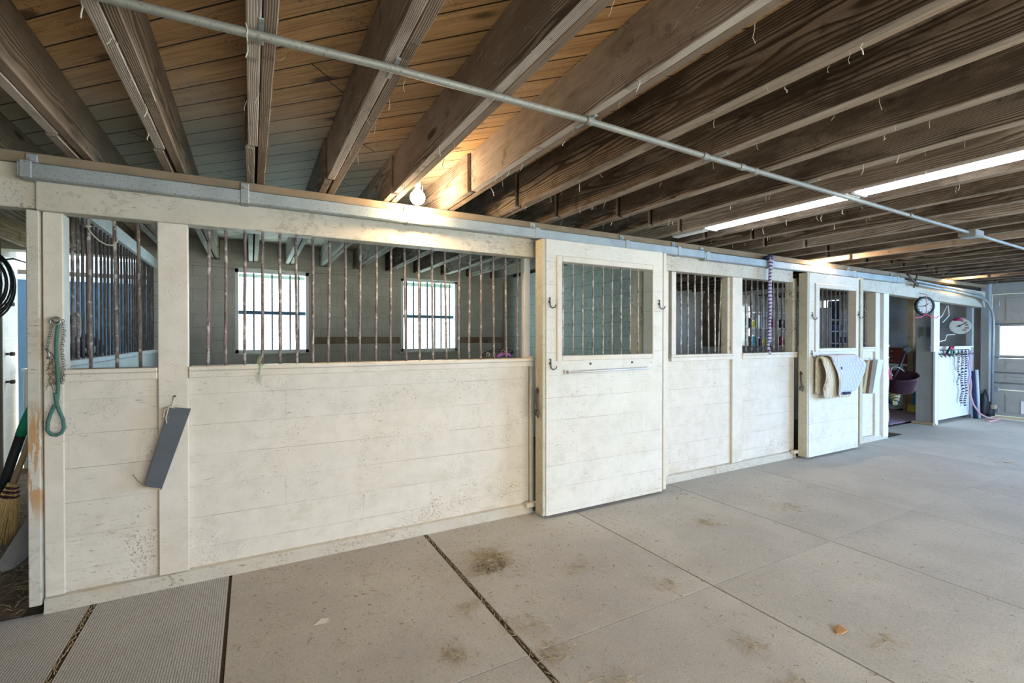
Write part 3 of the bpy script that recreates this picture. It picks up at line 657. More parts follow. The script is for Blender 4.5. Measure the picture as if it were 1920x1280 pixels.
MB().bbox(8.17, 8.21, 3.66, BY, 0, 1.22).build('plank_panel', M['wpanel'], pr)
MB().bbox(8.17, 8.21, 6.15, BY, 1.22, 2.32).build('plank_panel', M['woodbrown'], pr)
MB().bbox(8.15, 8.23, 3.66, 6.15, 1.22, 1.25).build('sill', M['white'], pr)
MB().bbox(8.15, 8.23, 3.66, 6.15, 2.20, 2.28).build('top_rail', M['wpanel'], pr)
MB().bbox(8.15, 8.23, 3.66, 3.74, 1.25, 2.20).build('post', M['cobpaint'], pr)
for k in range(24):
    y = 3.82+k*.098
    MB().tube([(8.19, y, 1.24), (8.19, y, 2.21)], .0085, 6).build('bar', M['bar'], pr)

# ================================================================== CEILING SERVICES
cd = thing('conduit', 'long grey metal conduit pipe strapped under the joists across the whole aisle', 'pipe', (2, 1.63, 2.315))
pts = [(-3.4, 1.66, 2.315), (-.34, 1.648, 2.315), (.013, 1.63, 2.315), (.39, 1.608, 2.315), (1.23, 1.592, 2.314), (2.08, 1.622, 2.315), (3.40, 1.64, 2.313), (5.50, 1.68, 2.315), (11.2, 1.80, 2.315)]
MB().tube(pts, .0135, 12).build('pipe', M['conduit'], cd)
for x, y in ((1.25, 1.592), (2.0, 1.619), (2.30, 1.626), (2.42, 1.63), (4.3, 1.655), (7.6, 1.725)):
    MB().tube([(x-.018, y-.0004, 2.3145), (x+.018, y+.0004, 2.3145)], .0175, 12).build('coupling', M['conduit'], cd)
for i in (7, 8, 10, 12, 14, 17):
    x = JX[i]+.04; MB().bbox(x-.008, x+.008, 1.56, 1.70, 2.326, 2.331, .001).build('strap', M['galv'], cd)
jb = thing('junction_box', 'small grey junction box on the conduit at the right', 'junction box', (5.60, 1.69, 2.33))
MB().bbox(5.45, 5.63, 1.63, 1.75, 2.285, 2.337).build('box', M['conduit'], jb)
MB().bbox(5.47, 5.61, 1.64, 1.74, 2.278, 2.285, .002).build('cover', M['galv'], jb)

def fluoro(y0, y1, x, label):
    t = thing('fluorescent_light', label, 'ceiling light', (x, (y0+y1)/2, 2.40), 'fluorescent strip lights')
    MB().bbox(x-.08, x+.08, y0, y1, 2.385, 2.43).build('housing', M['white'], t)
    for yy in (y0+.012, y1-.012): MB().bbox(x-.082, x+.082, yy-.012, yy+.012, 2.328, 2.388).build('socket', M['white'], t)
    MB().bbox(x-.078, x+.078, y0+.024, y1-.024, 2.333, 2.384, .018).build('diffuser', M['tube'], t)
fluoro(1.64, 2.76, 3.475, 'lit fluorescent strip light, the far one, ending near the stall front')
fluoro(.44, 1.62, 3.475, 'lit fluorescent strip light, the near one, running out of the photo at the right')
fluoro(-1.2, -.02, -1.42, 'added fill strip light, unseen behind the camera over the aisle')  # fill fixture added behind the camera, never in view
fluoro(.2, 1.4, 8.475, 'added fill strip light, unseen over the far right of the aisle')  # another added strip light, outside the view
solo('cable_box', MB().bbox(3.44, 3.52, 2.80, 3.14, 2.335, 2.385), M['white'], 'dusty white cable box at the far end of the fluorescent light', 'cable box', (3.48, 2.97, 2.36))

def bulb(x, y, z, r, label, power):
    t = thing('light_bulb', label, 'light bulb', (x, y, 2.575), 'bare bulbs over the stall fronts')
    prof = [(.001, -r)]+[(r*math.sin(a), -r*math.cos(a)) for a in [k*PI/12 for k in range(1, 10)]]+[(.016, r*1.15), (.014, r*1.6)]
    MB().lathe((x, y, z), (0, 0, 1), prof, 20).build('globe', M['bulb'], t)
    MB().lathe((x, y, z+r*1.5), (0, 0, 1), [(.02, 0), (.024, .01), (.024, .045), (.012, .06)], 16).build('socket', M['white'], t)
    MB().tube([(x, y, z+r*1.5+.05), (x+.01, y, 2.52), (x, y, 2.576)], .003, 6).build('cord', M['twine'], t)
    MB().tube([(x+.03, y, z+r*2.2), (x+.034, y-.004, z+r*2.2-.05), (x+.028, y, z+r*2.2-.10)], .0018, 5).build('pull_string', M['twine'], t)
    ld = bpy.data.lights.new('bulb_glow', 'POINT'); ld.energy = power; ld.color = (1.0, .72, .42); ld.shadow_soft_size = r
    lo = bpy.data.objects.new('bulb_glow', ld); COL.objects.link(lo); lo.location = (x, y-r*.2, z-r*1.6)
bulb(.985, 3.10, 2.345, .05, 'glowing bare light bulb between two joists above the left stall front', BULB[0])
bulb(6.05, 3.12, 2.40, .033, 'glowing bare light bulb tucked between distant joists above the saddle pad door', BULB[1])
bulb(9.75, 3.06, 2.43, .033, 'farthest bare light bulb, tucked between joists near the garage door', BULB[2])

# ================================================================== THINGS ON THE LEFT STALL FRONT
g = thing('hanging_board', 'slate grey board hanging aslant by twine from the cream post', 'board', (-.36, 3.21, 1.0))
p = [(-.397, 3.19, 1.014), (-.300, 3.19, .998), (-.436, 3.19, .566), (-.510, 3.19, .590)]
MB().poly(p, (0, .040, 0)).build('board', M['greyboard'], g)
q = [(-.439, 3.188, .575), (-.436, 3.188, .566), (-.510, 3.188, .590), (-.507, 3.188, .597)]
MB().poly(q, (0, .030, 0)).build('bottom_strip', M['rawend'], g)
MB().tube([(-.36, 3.20, 1.0), (-.395, 3.195, 1.02), (-.418, 3.185, 1.005), (-.422, 3.186, .97), (-.405, 3.19, .955), (-.395, 3.2, .99), (-.385, 3.215, 1.03), (-.38, 3.234, 1.075)], .0035, 6).tube([(-.40, 3.184, 1.015), (-.412, 3.182, .96), (-.408, 3.184, .93)], .003, 6).build('twine', M['twine'], g)
MB().tube([(-.375, 3.245, 1.07), (-.375, 3.222, 1.075)], .005, 6).build('nail', M['iron'], g)
# twine scrap at the bottom of the board is part of the board
MB().tube([(-.505, 3.185, .60), (-.54, 3.2, .63), (-.565, 3.23, .66)], .0018, 5).build('twine', M['haydark'], g)

lr = thing('lead_rope', 'green lead rope with twisted chain looped on a nail at the left end post', 'rope', (-.865, 3.22, 1.49))
pts = []
for k in range(26):
    t = k/25; pts.append((-.857-.006*math.sin(t*6)-.012*t, 3.215, 1.48-.42*t))
loop = [(-.873, 3.215, 1.06), (-.888, 3.215, 1.02), (-.900, 3.215, .975), (-.902, 3.215, .935), (-.888, 3.213, .912), (-.868, 3.212, .905), (-.848, 3.212, .915), (-.838, 3.213, .94), (-.842, 3.214, .985), (-.857, 3.214, 1.03), (-.866, 3.21, 1.075), (-.868, 3.203, 1.12)]
MB().tube(pts+loop, .0085, 8).build('rope', M['greenrope'], lr)
ch = MB()
for k in range(26):
    z = 1.485-k*.0125; x = -.842+.004*math.sin(k*.4); a = k*PI/2
    ch.tube([(x+.007*math.cos(a)*math.cos(u), 3.222+.006*math.sin(a)*math.cos(u), z+.009*math.sin(u)) for u in [i*PI/4 for i in range(8)]], .0026, 5, closed=True)
ch.build('chain', M['chain'], lr)
ch2 = MB()
for k in range(11):
    z = 1.475-k*.0125; x = -.882-.002*k; a = k*PI/2
    ch2.tube([(x+.007*math.cos(a)*math.cos(u), 3.222+.006*math.sin(a)*math.cos(u), z+.009*math.sin(u)) for u in [i*PI/4 for i in range(8)]], .0026, 5, closed=True)
ch2.build('chain', M['chain'], lr)
MB().lathe((-.866, 3.235, 1.49), (0, -1, .1), [(.012, 0), (.017, .01), (.017, .02), (.010, .028)], 12).tube([(-.868+.02*math.cos(u), 3.21, 1.482+.016*math.sin(u)) for u in [i*PI/6 for i in range(12)]], .005, 6, closed=True).build('clip', M['chain'], lr)
MB().tube([(-.905, 3.222, 1.345), (-.897, 3.216, 1.33), (-.892, 3.216, 1.31), (-.90, 3.218, 1.295)], .006, 6).build('snap', M['chain'], lr)
ob = MB(); random.seed(5)
for k in range(46):
    z = 1.16+.16*random.random(); x = -.895+.03*random.random()
    ob.tube([(x, 3.23, z), (x+random.uniform(-.03, .03), 3.23-random.random()*.02, z-random.uniform(-.02, .04)), (x+random.uniform(-.04, .04), 3.235, z-random.uniform(0, .06))], .0009, 4)
tag(ob.build('hay_wisps', M['haydark']), 'brown wisps of hay caught behind the green lead rope', 'hay', None, 'stuff')

tw = thing('baling_twine', 'pale green twine knotted over the sill of the long barred opening', 'twine', (.05, 3.21, 1.24))
for k in range(4):
    o = k*.006
    MB().tube([(.045+o, 3.34, 1.29+.01*k), (.03+o, 3.28, 1.245), (.045+o*1.2, 3.214, 1.236), (.052-o, 3.211, 1.18), (.038+o*2, 3.213, 1.15+.01*k), (.055-o, 3.22, 1.115+.012*k)], .0022, 5).build('strand', M['twineg'], tw)
tc = thing('cord', 'slack white cord looped between the bars of the leftmost opening', 'cord', (-.7, 3.32, 1.95))
MB().tube([(-.765, 3.318, 1.99), (-.745, 3.316, 1.955), (-.715, 3.314, 1.922), (-.685, 3.314, 1.905), (-.66, 3.315, 1.905), (-.642, 3.316, 1.925), (-.637, 3.318, 1.955)], .0034, 6).build('cord', M['twine'], tc)
MB().tube([(-.777, 3.325, 2.0), (-.765, 3.316, 1.995), (-.752, 3.325, 2.0), (-.762, 3.345, 2.0)], .004, 6).build('knot', M['twine'], tc)

ha = thing('halter', 'black and violet halter lying behind the sill at the long opening\'s right end', 'halter', (1.76, 3.4, 1.24))
MB().tube([(1.60, 3.41, 1.243), (1.63, 3.41, 1.27), (1.70, 3.41, 1.293), (1.79, 3.41, 1.298), (1.87, 3.40, 1.29), (1.885, 3.40, 1.28)], .012, 6).tube([(1.885, 3.40, 1.287), (1.86, 3.40, 1.255), (1.85, 3.40, 1.24)], .010, 6).build('strap', M['black'], ha)
MB().tube([(1.74, 3.40, 1.24), (1.76, 3.39, 1.26), (1.80, 3.39, 1.272), (1.84, 3.39, 1.265), (1.86, 3.395, 1.245)], .013, 6).build('noseband', M['violet'], ha)
MB().tube([(1.655+.014*math.cos(u), 3.396, 1.268+.014*math.sin(u)) for u in [i*PI/5 for i in range(10)]], .003, 5, closed=True).tube([(1.79+.013*math.cos(u), 3.392, 1.29+.013*math.sin(u)) for u in [i*PI/5 for i in range(10)]], .003, 5, closed=True).build('ring', M['chain'], ha)

# striped rope hanging from the door rail
pr_ = thing('lead_rope', 'purple and white twisted lead rope hanging in a bight over the galvanised rail', 'rope', (4.92, 3.13, 2.30))
a = [(4.925, 3.18, 2.262), (4.925, 3.135, 2.262)]+[(4.912+.008*math.sin(k*.7), 3.13, 2.25-k*.052) for k in range(17)]+[(4.90, 3.13, 1.37), (4.885, 3.13, 1.315), (4.90, 3.128, 1.27), (4.925, 3.128, 1.225)]
b = [(4.965, 3.18, 2.262), (4.965, 3.135, 2.262)]+[(4.965-.018*min(1, k/6)+.008*math.sin(k*.7+2), 3.145, 2.25-k*.054) for k in range(17)]+[(4.93, 3.145, 1.34)]
MB().tube(a, .0155, 8).build('strand', M['purple'], pr_); MB().tube(b, .0155, 8).build('strand', M['purple'], pr_)
MB().tube([(4.90, 3.15, 2.275), (4.94, 3.14, 2.29), (4.99, 3.15, 2.28), (4.96, 3.19, 2.27), (4.91, 3.19, 2.27)], .019, 8, closed=True).build('knot', M['navy'], pr_)
MB().tube([(4.86, 3.18, 1.29), (4.80, 3.19, 1.305), (4.76, 3.20, 1.27), (4.74, 3.21, 1.242)], .009, 6).build('tail', M['navy'], pr_)

# ================================================================== SADDLE PADS
def pad(name, label, mat, corners, ytop, yf, yb, zt, back, thick, rounds, loc, quilt_label):
    """pad folded over the bar; corners tl,tr,br,bl as (x,z) of the front flap"""
    t = thing(name, label, 'saddle pad', loc, 'saddle pads on the smaller sliding door')
    (xl, zl), (xr, zr), (xr2, zr2), (xl2, zl2) = corners
    NU, NV = 30, 26; bm = bmesh.new(); g = []
    for v in range(NV+1):
        row = []
        for u in range(NU+1):
            tt = u/NU; s = v/NV
            if s < .25:        # back flap
                k = 1-s/.25; x = xl+(xr-xl)*tt; z = zt-back*k-.02; y = yb
            elif s < .40:      # over the bar
                k = (s-.25)/.15; an = PI*k; x = xl+(xr-xl)*tt; y = (yf+yb)/2+math.cos(an)*(yb-yf)/2; z = zt-.02+.022*math.sin(an)
            else:
                k = (s-.40)/.60
                kk = k
                xa = xl+(xl2-xl)*kk; xb = xr+(xr2-xr)*kk
                xa += rounds[2]*math.sin(PI*kk); xb += rounds[3]*math.sin(PI*kk)
                zb = (zl2+(zr2-zl2)*tt)
                # rounded lower corners
                rl, rr = rounds[0], rounds[1]; drop = 0
                W = xb-xa; dx = tt*W
                if dx < rl: drop = rl-math.sqrt(max(0, rl*rl-(rl-dx)**2))
                if W-dx < rr: drop = rr-math.sqrt(max(0, rr*rr-(rr-(W-dx))**2))
                x = xa+W*tt; z = (zt-.02)+(zb+drop-(zt-.02))*k
                y = yf-.03*math.sin(PI*min(1, k*1.1))-.012*math.sin(tt*6+k*3)
            row.append(bm.verts.new((x, y, z)))
        g.append(row)
    for v in range(NV):
        for u in range(NU): bm.faces.new((g[v][u], g[v][u+1], g[v+1][u+1], g[v+1][u]))
    mb = MB(); mb.add_bm(bm, None, True)
    edge = [g[NV-k][0].co.copy() for k in range(int(NV*.6))][::-1]+[g[NV][u].co.copy() for u in range(1, NU)]+[g[NV-k][NU].co.copy() for k in range(int(NV*.6))]
    edge = [e+Vector((0, -.004, 0)) for e in edge]
    bm.free()
    o = mb.build('quilted_cover', mat, t)
    sm = o.modifiers.new('thickness', 'SOLIDIFY'); sm.thickness = thick; sm.offset = 1
    MB().tube(edge, .008, 6).build('binding', M['fleece'], t)
    return t
pb = pad('saddle_pad', 'cream fleece lined saddle pad hanging behind the pale quilted pad', M['padc'], ((5.68, 1.15), (6.30, 1.15), (6.30, .70), (5.72, .70)), 0, 3.0, 3.055, 1.168, .40, .014, (.10, .10, 0, 0), (6.12, 3.03, 1.16), '')
pa = pad('saddle_pad', 'pale blue grey diamond quilted saddle pad with a dark label, hanging foremost', M['padw'], ((5.78, 1.18), (6.36, 1.18), (6.43, .80), (5.96, .715)), 0, 2.955, 3.06, 1.192, .34, .012, (.02, .20, .0, .06), (6.33, 3.0, 1.19), '')
MB().bbox(5.99, 6.14, 2.915, 2.925, .742, .772, .002).build('label_patch', M['navy'], pa)
MB().bbox(5.90, 5.93, 2.905, 2.915, 1.035, 1.068, .002).build('label_tab', M['navy'], pa)

# small hanging boards on the narrow front
g2 = thing('hanging_board', 'brown wooden board hanging aslant beside the door with saddle pads', 'board', (7.2, 3.2, 1.1))
MB().poly([(7.16, 3.20, 1.105), (7.215, 3.20, 1.10), (7.10, 3.20, .665), (7.04, 3.20, .69)], (0, .04, 0)).build('board', M['tan'], g2)
MB().poly([(7.225, 3.17, 1.105), (7.29, 3.17, 1.098), (7.175, 3.17, .66), (7.11, 3.17, .665)], (0, .055, 0)).build('face_board', M['woodbrown'], g2)
MB().tube([(7.22, 3.19, 1.09), (7.24, 3.215, 1.125), (7.25, 3.235, 1.135)], .005, 6).build('twine', M['twine'], g2)
solo('plank', MB().poly([(7.36, 3.17, 1.11), (7.50, 3.17, 1.10), (7.36, 3.17, .68), (7.22, 3.17, .66)], (0, .05, 0)), M['bluew'], 'pale blue white plank hung at a slant next to the brown hanging board', 'board', (7.37, 3.19, .9))
# ================================================================== LEFT ALLEY
random.seed(3)
solo('barn_door', MB().bbox(-2.8, -1.12, 7.75, 7.80, .05, 2.10), M['blue'], 'dark blue sliding door standing beyond the alley opening at the far left', 'door', (-1.96, 7.77, .05))
sd = thing('shed_siding', 'white siding wall and door track glimpsed above the dark blue door', 'siding', (-1.8, 7.45, 0))
MB().bbox(-3.6, -1.15, 7.9, 7.98, 0, 2.40).build('siding', M['bluew'], sd)
MB().bbox(-2.9, -1.1, 7.70, 7.75, 2.16, 2.21).build('track', M['iron'], sd)
wc = thing('cabinet', 'white low cabinet standing in the alley opening, half hidden by the end post', 'cabinet', (-1.98, 7.05, 0))
MB().bbox(-2.13, -1.75, 6.92, 7.2, 0, 1.04).build('body', M['white'], wc)
MB().bbox(-2.10, -1.79, 6.905, 6.92, .12, .98).build('door', M['bluew'], wc)
MB().bbox(-2.14, -1.74, 6.90, 7.2, 1.04, 1.07).build('top', M['white'], wc)
for z, n in ((1.745, 'upper'), (1.235, 'middle'), (.95, 'lower')):
    solo('hinge_pin', MB().tube([(-2.195, 6.72, z), (-2.13, 6.72, z)], .012, 8).bbox(-2.16, -2.13, 6.70, 6.74, z-.02, z+.02), M['iron'], 'dark %s iron hinge pin sticking out of the block jamb' % n, 'hinge pin', (-2.17, 6.72, z), 'hinge pins on the block jamb')
cc = thing('cable_coil', 'coil of dark cable hanging at the far left edge beside the block jamb', 'cable', (-2.03, 6.3, 2.1))
for k in range(7):
    r = .20+.02*k; o = random.uniform(-.02, .02)
    MB().tube([(-2.18+r*.62*math.cos(u)+o, 6.25+.015*k, 1.92+o-r*1.05*math.sin(u)) for u in [i*PI/16 for i in range(32)]], .0085, 6, closed=True).build('loop', M['rubber'], cc)
MB().tube([(-2.10, 6.25, 2.13), (-2.0, 6.3, 2.16), (-1.93, 6.5, 2.14), (-1.93, 6.6, 1.72)], .008, 6).build('cable_end', M['rubber'], cc)
MB().tube([(-2.20, BY+.02, 2.14), (-2.20, 6.22, 2.16)], .012, 6).build('hook', M['iron'], cc)

# tools leaning in the alley
br = thing('broom', 'straw corn broom with a wooden handle leaning in the left alley', 'broom', (-1.19, 3.62, 0))
top = Vector((-1.03, 3.50, .93)); nk = Vector((-1.145, 3.58, .60)); bot = Vector((-1.235, 3.64, .27))
MB().tube([top+(top-nk)*.35, top, nk], .0135, 10).build('handle', M['handle'], br)
dr = (bot-nk).normalized(); sd_ = dr.cross(Vector((0, 1, 0))).normalized(); bb = MB()
for k in range(170):
    a = random.uniform(-1, 1); c = random.uniform(-1, 1); L = random.uniform(.88, 1.05)
    p0 = nk+sd_*a*.018+Vector((0, 1, 0))*c*.014+dr*random.uniform(-.01, .03); p1 = nk+dr*.12+sd_*a*.045+Vector((0, 1, 0))*c*.026; p2 = nk+dr*(bot-nk).length*L+sd_*(a*.085+random.uniform(-.01, .01))+Vector((0, 1, 0))*c*.03
    bb.tube([p0, p1, p2], .0021, 4)
o = bb.build('bristles', M['straw'], br)
for d0 in (.012, .035, .06):
    MB().lathe(nk+dr*d0, dr, [(.024+d0*.25, 0), (.028+d0*.25, .005), (.024+d0*.25, .01)], 14).build('binding', M['maroon'], br)
sh = thing('shovel', 'dull steel shovel blade leaning on the ground beside the end post', 'shovel', (-1.12, 3.52, .1))
outl = [(-1.165, 3.50, .155), (-1.178, 3.5, .17), (-1.172, 3.5, .22), (-1.10, 3.495, .36), (-1.03, 3.48, .49), (-.99, 3.48, .50), (-.99, 3.48, .32), (-1.06, 3.49, .22), (-1.12, 3.50, .165)]
MB().poly(outl, (.012, .012, -.004)).build('blade', M['steel'], sh)
MB().tube([(-1.0, 3.50, .47), (-.98, 3.46, .9), (-.96, 3.42, 1.05)], .015, 8).build('handle', M['handle'], sh)
rk = thing('manure_fork', 'black tool pole with a bright green grip leaning at the far left', 'fork', (-1.2, 3.75, .3))
MB().tube([(-1.30, 3.74, .34), (-1.205, 3.68, .62), (-1.125, 3.62, .86)], .022, 10).build('pole', M['rubber'], rk)
MB().tube([(-1.125, 3.62, .86), (-1.10, 3.60, .93), (-1.06, 3.58, 1.04), (-1.02, 3.56, 1.17)], [.024, .024, .018, .015], 10).build('grip', M['green'], rk)
MB().tube([(-1.30, 3.74, .34), (-1.36, 3.78, .12), (-1.38, 3.80, .01)], [.022, .016, .02], 8).build('socket', M['black'], rk)
st = MB()
for k in range(420):
    x = random.uniform(-1.75, -1.03); y = random.uniform(3.3, 5.2); a = random.uniform(0, PI); l = random.uniform(.02, .09)
    st.tube([(x, y, .0), (x+l*.5*math.cos(a), y+l*.5*math.sin(a), .012), (x+l*math.cos(a), y+l*math.sin(a), .002)], .0016, 4)
tag(st.build('loose_straw', M['hay']), 'loose straw strewn over the dirt of the left alley', 'straw', None, 'stuff')

# folded blanket seen through the left bars
bl = thing('horse_blanket', 'dark navy horse blanket with mauve and white folds bundled behind the left bars', 'blanket', (-1.16, 4.2, 1.25))
def fold(mb, c, rx, ry, rz, n=3):
    prof = []
    bm = bmesh.new(); bmesh.ops.create_uvsphere(bm, u_segments=18, v_segments=12, radius=1)
    for v in bm.verts:
        q = v.co; w = 1+.10*math.sin(q.x*5+q.z*4+n)+.07*math.sin(q.y*9-q.z*5)
        v.co = Vector((c[0]+q.x*rx*w, c[1]+q.y*ry*w, c[2]+max(q.z, -.6)*rz*w))
    mb.add_bm(bm, None, True); bm.free()
a = MB(); fold(a, (-1.115, 4.15, 1.33), .09, .28, .12); fold(a, (-1.11, 4.05, 1.50), .085, .15, .085, 1); fold(a, (-1.10, 4.75, 1.32), .075, .28, .10, 5); a.build('fabric', M['navy'], bl)
a = MB(); fold(a, (-1.065, 4.09, 1.42), .05, .11, .09, 2); a.build('lining', M['mauve'], bl)
a = MB(); fold(a, (-1.075, 4.36, 1.47), .035, .05, .10, 2); fold(a, (-1.06, 4.62, 1.31), .04, .12, .035, 1); a.build('trim', M['whitecloth'], bl)
MB().bbox(-1.16, -1.0, 3.95, 5.05, 1.21, 1.235).build('rack', M['woodbrown'], bl)
MB().bbox(-1.04, -1.0, 4.0, 4.04, .9, 1.21).bbox(-1.04, -1.0, 4.96, 5.0, .9, 1.21).build('bracket', M['woodbrown'], bl)

# ================================================================== TACK ROOM AND RIGHT END
solo('wall_post', MB().bbox(9.60, 9.72, 3.345, 3.60, 0, 2.0), M['pillar'], 'grey painted wall end at the tack room entrance, under the round clock', 'post', (9.66, 3.47, 0))
solo('kick_plate', MB().bbox(9.50, 9.60, 3.33, 3.62, 0, .035), M['tan'], 'tan wooden plinth on the floor at the foot of the grey wall end', 'plinth', (9.55, 3.47, 0))
solo('white_post', MB().bbox(9.42, 9.62, 3.30, 3.345, 1.18, 2.0), M['wpanel'], 'white upright board between the round clock and the open hatch', 'post', (9.52, 3.32, 1.2))
hp = thing('half_wall', 'white half wall panel carrying the row of tack hooks', 'panel', (10.3, 3.37, 0))
MB().bbox(9.62, 11.1, 3.36, 3.40, .06, 1.255).build('panel', M['wpanel'], hp)
MB().bbox(9.58, 11.12, 3.345, 3.42, 1.235, 1.26).build('cap', M['wpanel'], hp)
MB().bbox(9.56, 9.66, 3.33, 3.36, .0, 1.235).build('edge_board', M['wpanel'], hp)
MB().bbox(11.06, 11.14, 3.35, 3.43, 0, 2.0).build('post', M['pillar'], hp)

hr = thing('hook_rack', 'dark rail of tack hooks along the top of the white half wall', 'hook rack', (10.2, 3.35, 1.18))
MB().bbox(9.70, 10.86, 3.348, 3.36, 1.125, 1.145).build('rail', M['iron'], hr)
for k in range(8):
    x = 9.76+k*.148
    MB().tube([(x, 3.35, 1.20), (x, 3.31, 1.20), (x, 3.295, 1.165), (x, 3.30, 1.135), (x, 3.27, 1.12), (x, 3.25, 1.145)], .008, 6).tube([(x, 3.35, 1.14), (x, 3.33, 1.10), (x, 3.31, 1.08)], .007, 6).build('hook', M['iron'], hr)
def hang_rope(x, z0, z1, r, mat, label, wob=.015, n=14, tail=None, name='lead_rope', g='lead ropes on the hook rack'):
    t = [(x+wob*math.sin(k*1.3), 3.30+.01*math.cos(k), z0+(z1-z0)*k/n) for k in range(n+1)]
    if tail: t += tail
    solo(name, MB().tube(t, r, 8), M[mat], label, 'rope', (x, 3.30, z0), g)
hang_rope(10.352, 1.17, .62, .013, 'bwrope', 'black and white rope, leftmost of the ropes on the hook rack', .03)
hang_rope(10.50, 1.18, .30, .020, 'bwrope', 'thick black and white rope in the middle of the hook rack ropes', .03)
hang_rope(10.648, 1.18, .24, .018, 'bwrope', 'longest black and white rope on the hook rack, ending near the floor', .02)
hang_rope(10.796, 1.18, .60, .017, 'lilac', 'straight lilac rope hanging right of the black and white ropes', .008)
hang_rope(10.84, 1.18, .45, .014, 'pink', 'pink rope running from the hook rack down to the floor by the garage post', .01, 12, [(10.88, 3.27, .25), (10.93, 3.2, .10), (11.0, 3.12, .03), (11.12, 3.0, .012), (11.0, 3.02, .012), (10.7, 3.03, .012)])
solo('twine_loop', MB().tube([(10.2, 3.30, 1.13), (10.19, 3.30, .95), (10.24, 3.30, .86), (10.30, 3.30, .92), (10.31, 3.30, 1.13)], .008, 6), M['twine'], 'loop of pale twine hanging left of the hook rack ropes', 'twine', (10.25, 3.30, 1.1))
hk = thing('halter', 'halter with pink and green webbing bunched on the left of the hook rack', 'halter', (9.93, 3.28, 1.2))
MB().tube([(9.93+.09*math.cos(u), 3.27+.02*math.sin(u*2), 1.19+.07*math.sin(u)) for u in [i*PI/6 for i in range(12)]], .02, 6, closed=True).build('strap', M['maroon'], hk)
MB().tube([(10.0+.05*math.cos(u), 3.26, 1.17+.06*math.sin(u)) for u in [i*PI/6 for i in range(12)]], .016, 6, closed=True).build('noseband', M['green'], hk)
MB().tube([(9.86, 3.25, 1.25), (9.93, 3.24, 1.21), (9.99, 3.25, 1.26)], .017, 6).build('browband', M['pinkp'], hk)
for i, (x, y, z, r, m, t) in enumerate(((11.0, 3.28, .82, .03, 'navy', 'dark blue tool handle propped between half wall and garage post'), (11.13, 3.27, .84, .022, 'bluew', 'pale blue tool handle propped beside the dark blue one'))):
    solo('tool_handle', MB().tube([(x, y, 0), (x-.02, y+.03, z)], r, 8), M[m], t, 'handle', (x, y, 0))
bag = MB()
for (c, rx, ry, rz) in (((11.2, 3.22, .22), .09, .06, .26), ((11.27, 3.17, .13), .07, .06, .15)):
    fold(bag, c, rx, ry, rz, 2)
solo('halter_heap', bag, M['black'], 'dark heap of straps slumped at the foot of the garage post', 'tack', (11.2, 3.22, .05))

# clock, thermometer, wire hangers
def disc(parent, name, c, nrm, r, t, mat, n=32):
    return MB().lathe(c, nrm, [(r*.98, 0), (r, t*.3), (r, t*.8), (r*.97, t)], n).build(name, mat, parent)
cc_ = Vector((8.74, 3.18, 1.872)); nn = Vector((-.5, -.87, 0)).normalized(); sx = Vector((0, 0, 1)).cross(nn).normalized()
ck = thing('wall_clock', 'round black rimmed clock hanging from the white header above the grey wall end', 'clock', tuple(cc_))
MB().lathe(cc_, nn, [(.13, -.03), (.142, 0), (.142, .02), (.130, .028), (.110, .02), (.108, .010)], 36).build('rim', M['black'], ck)
disc(ck, 'face', cc_+nn*.003, nn, .112, .01, M['clockface'])
for an, L, w in ((math.radians(-55), .055, .006), (math.radians(95), .083, .0045)):   # hands at about quarter to two
    an = -an
    d = (Vector((0, 0, 1))*math.cos(an)+sx*math.sin(an)); MB().tube([cc_+nn*.018-d*.01, cc_+nn*.018+d*L], w, 5).build('hand', M['black'], ck)
tk = MB()
for k in range(12):
    an = k*PI/6; d = Vector((0, 0, 1))*math.cos(an)+sx*math.sin(an); tk.tube([cc_+nn*.015+d*.084, cc_+nn*.015+d*.099], .0045, 5)
tk.build('hour_marks', M['black'], ck)
ph = thing('hanger_hook', 'pink cord and three pronged pink hook dangling in front of the clock', 'hook', (8.62, 3.12, 2.0))
MB().tube([(8.62, 3.20, 2.06), (8.62, 3.11, 2.03), (8.622, 3.11, 1.9), (8.62, 3.11, 1.74)], .006, 6).build('cord', M['pink'], ph)
for s in (-1, 0, 1): MB().tube([(8.62, 3.11, 1.75), (8.62+s*.09, 3.11-.03*s, 1.70), (8.62+s*.16, 3.11-.06*s, 1.69), (8.62+s*.20, 3.11-.07*s, 1.72)], .007, 6).build('prong', M['pinkp'], ph)
wh = MB()
for y in (3.42, 3.53):
    wh.tube([(9.575, y, 1.56), (9.575, y, 1.44), (9.54, y, 1.41), (9.53, y, 1.45)], .014, 6).bbox(9.578, 9.60, y-.03, y+.03, 1.44, 1.58)
solo('coat_hook_pair', wh, M['steel'], 'pair of grey coat hooks on the grey wall end below the clock', 'hook', (9.58, 3.47, 1.5))
tcn = Vector((11.02, 3.50, 1.61)); n2 = Vector((-.97, -.24, 0)).normalized(); s2 = Vector((0, 0, 1)).cross(n2).normalized()
tm = thing('dial_thermometer', 'big round cream dial thermometer hanging beyond the open hatch', 'thermometer', tuple(tcn))
MB().lathe(tcn, n2, [(.145, -.03), (.152, 0), (.152, .012), (.142, .016)], 40).build('rim', M['steel'], tm)
disc(tm, 'dial', tcn+n2*.012, n2, .143, .012, M['dial'], 40)
MB().tube([tcn+n2*.03-s2*.035-Vector((0, 0, .014)), tcn+n2*.03+s2*.085+Vector((0, 0, .05))], .005, 5).build('needle', M['black'], tm)
MB().lathe(tcn+n2*.024, n2, [(.014, 0), (.014, .012)], 12).build('hub', M['black'], tm)
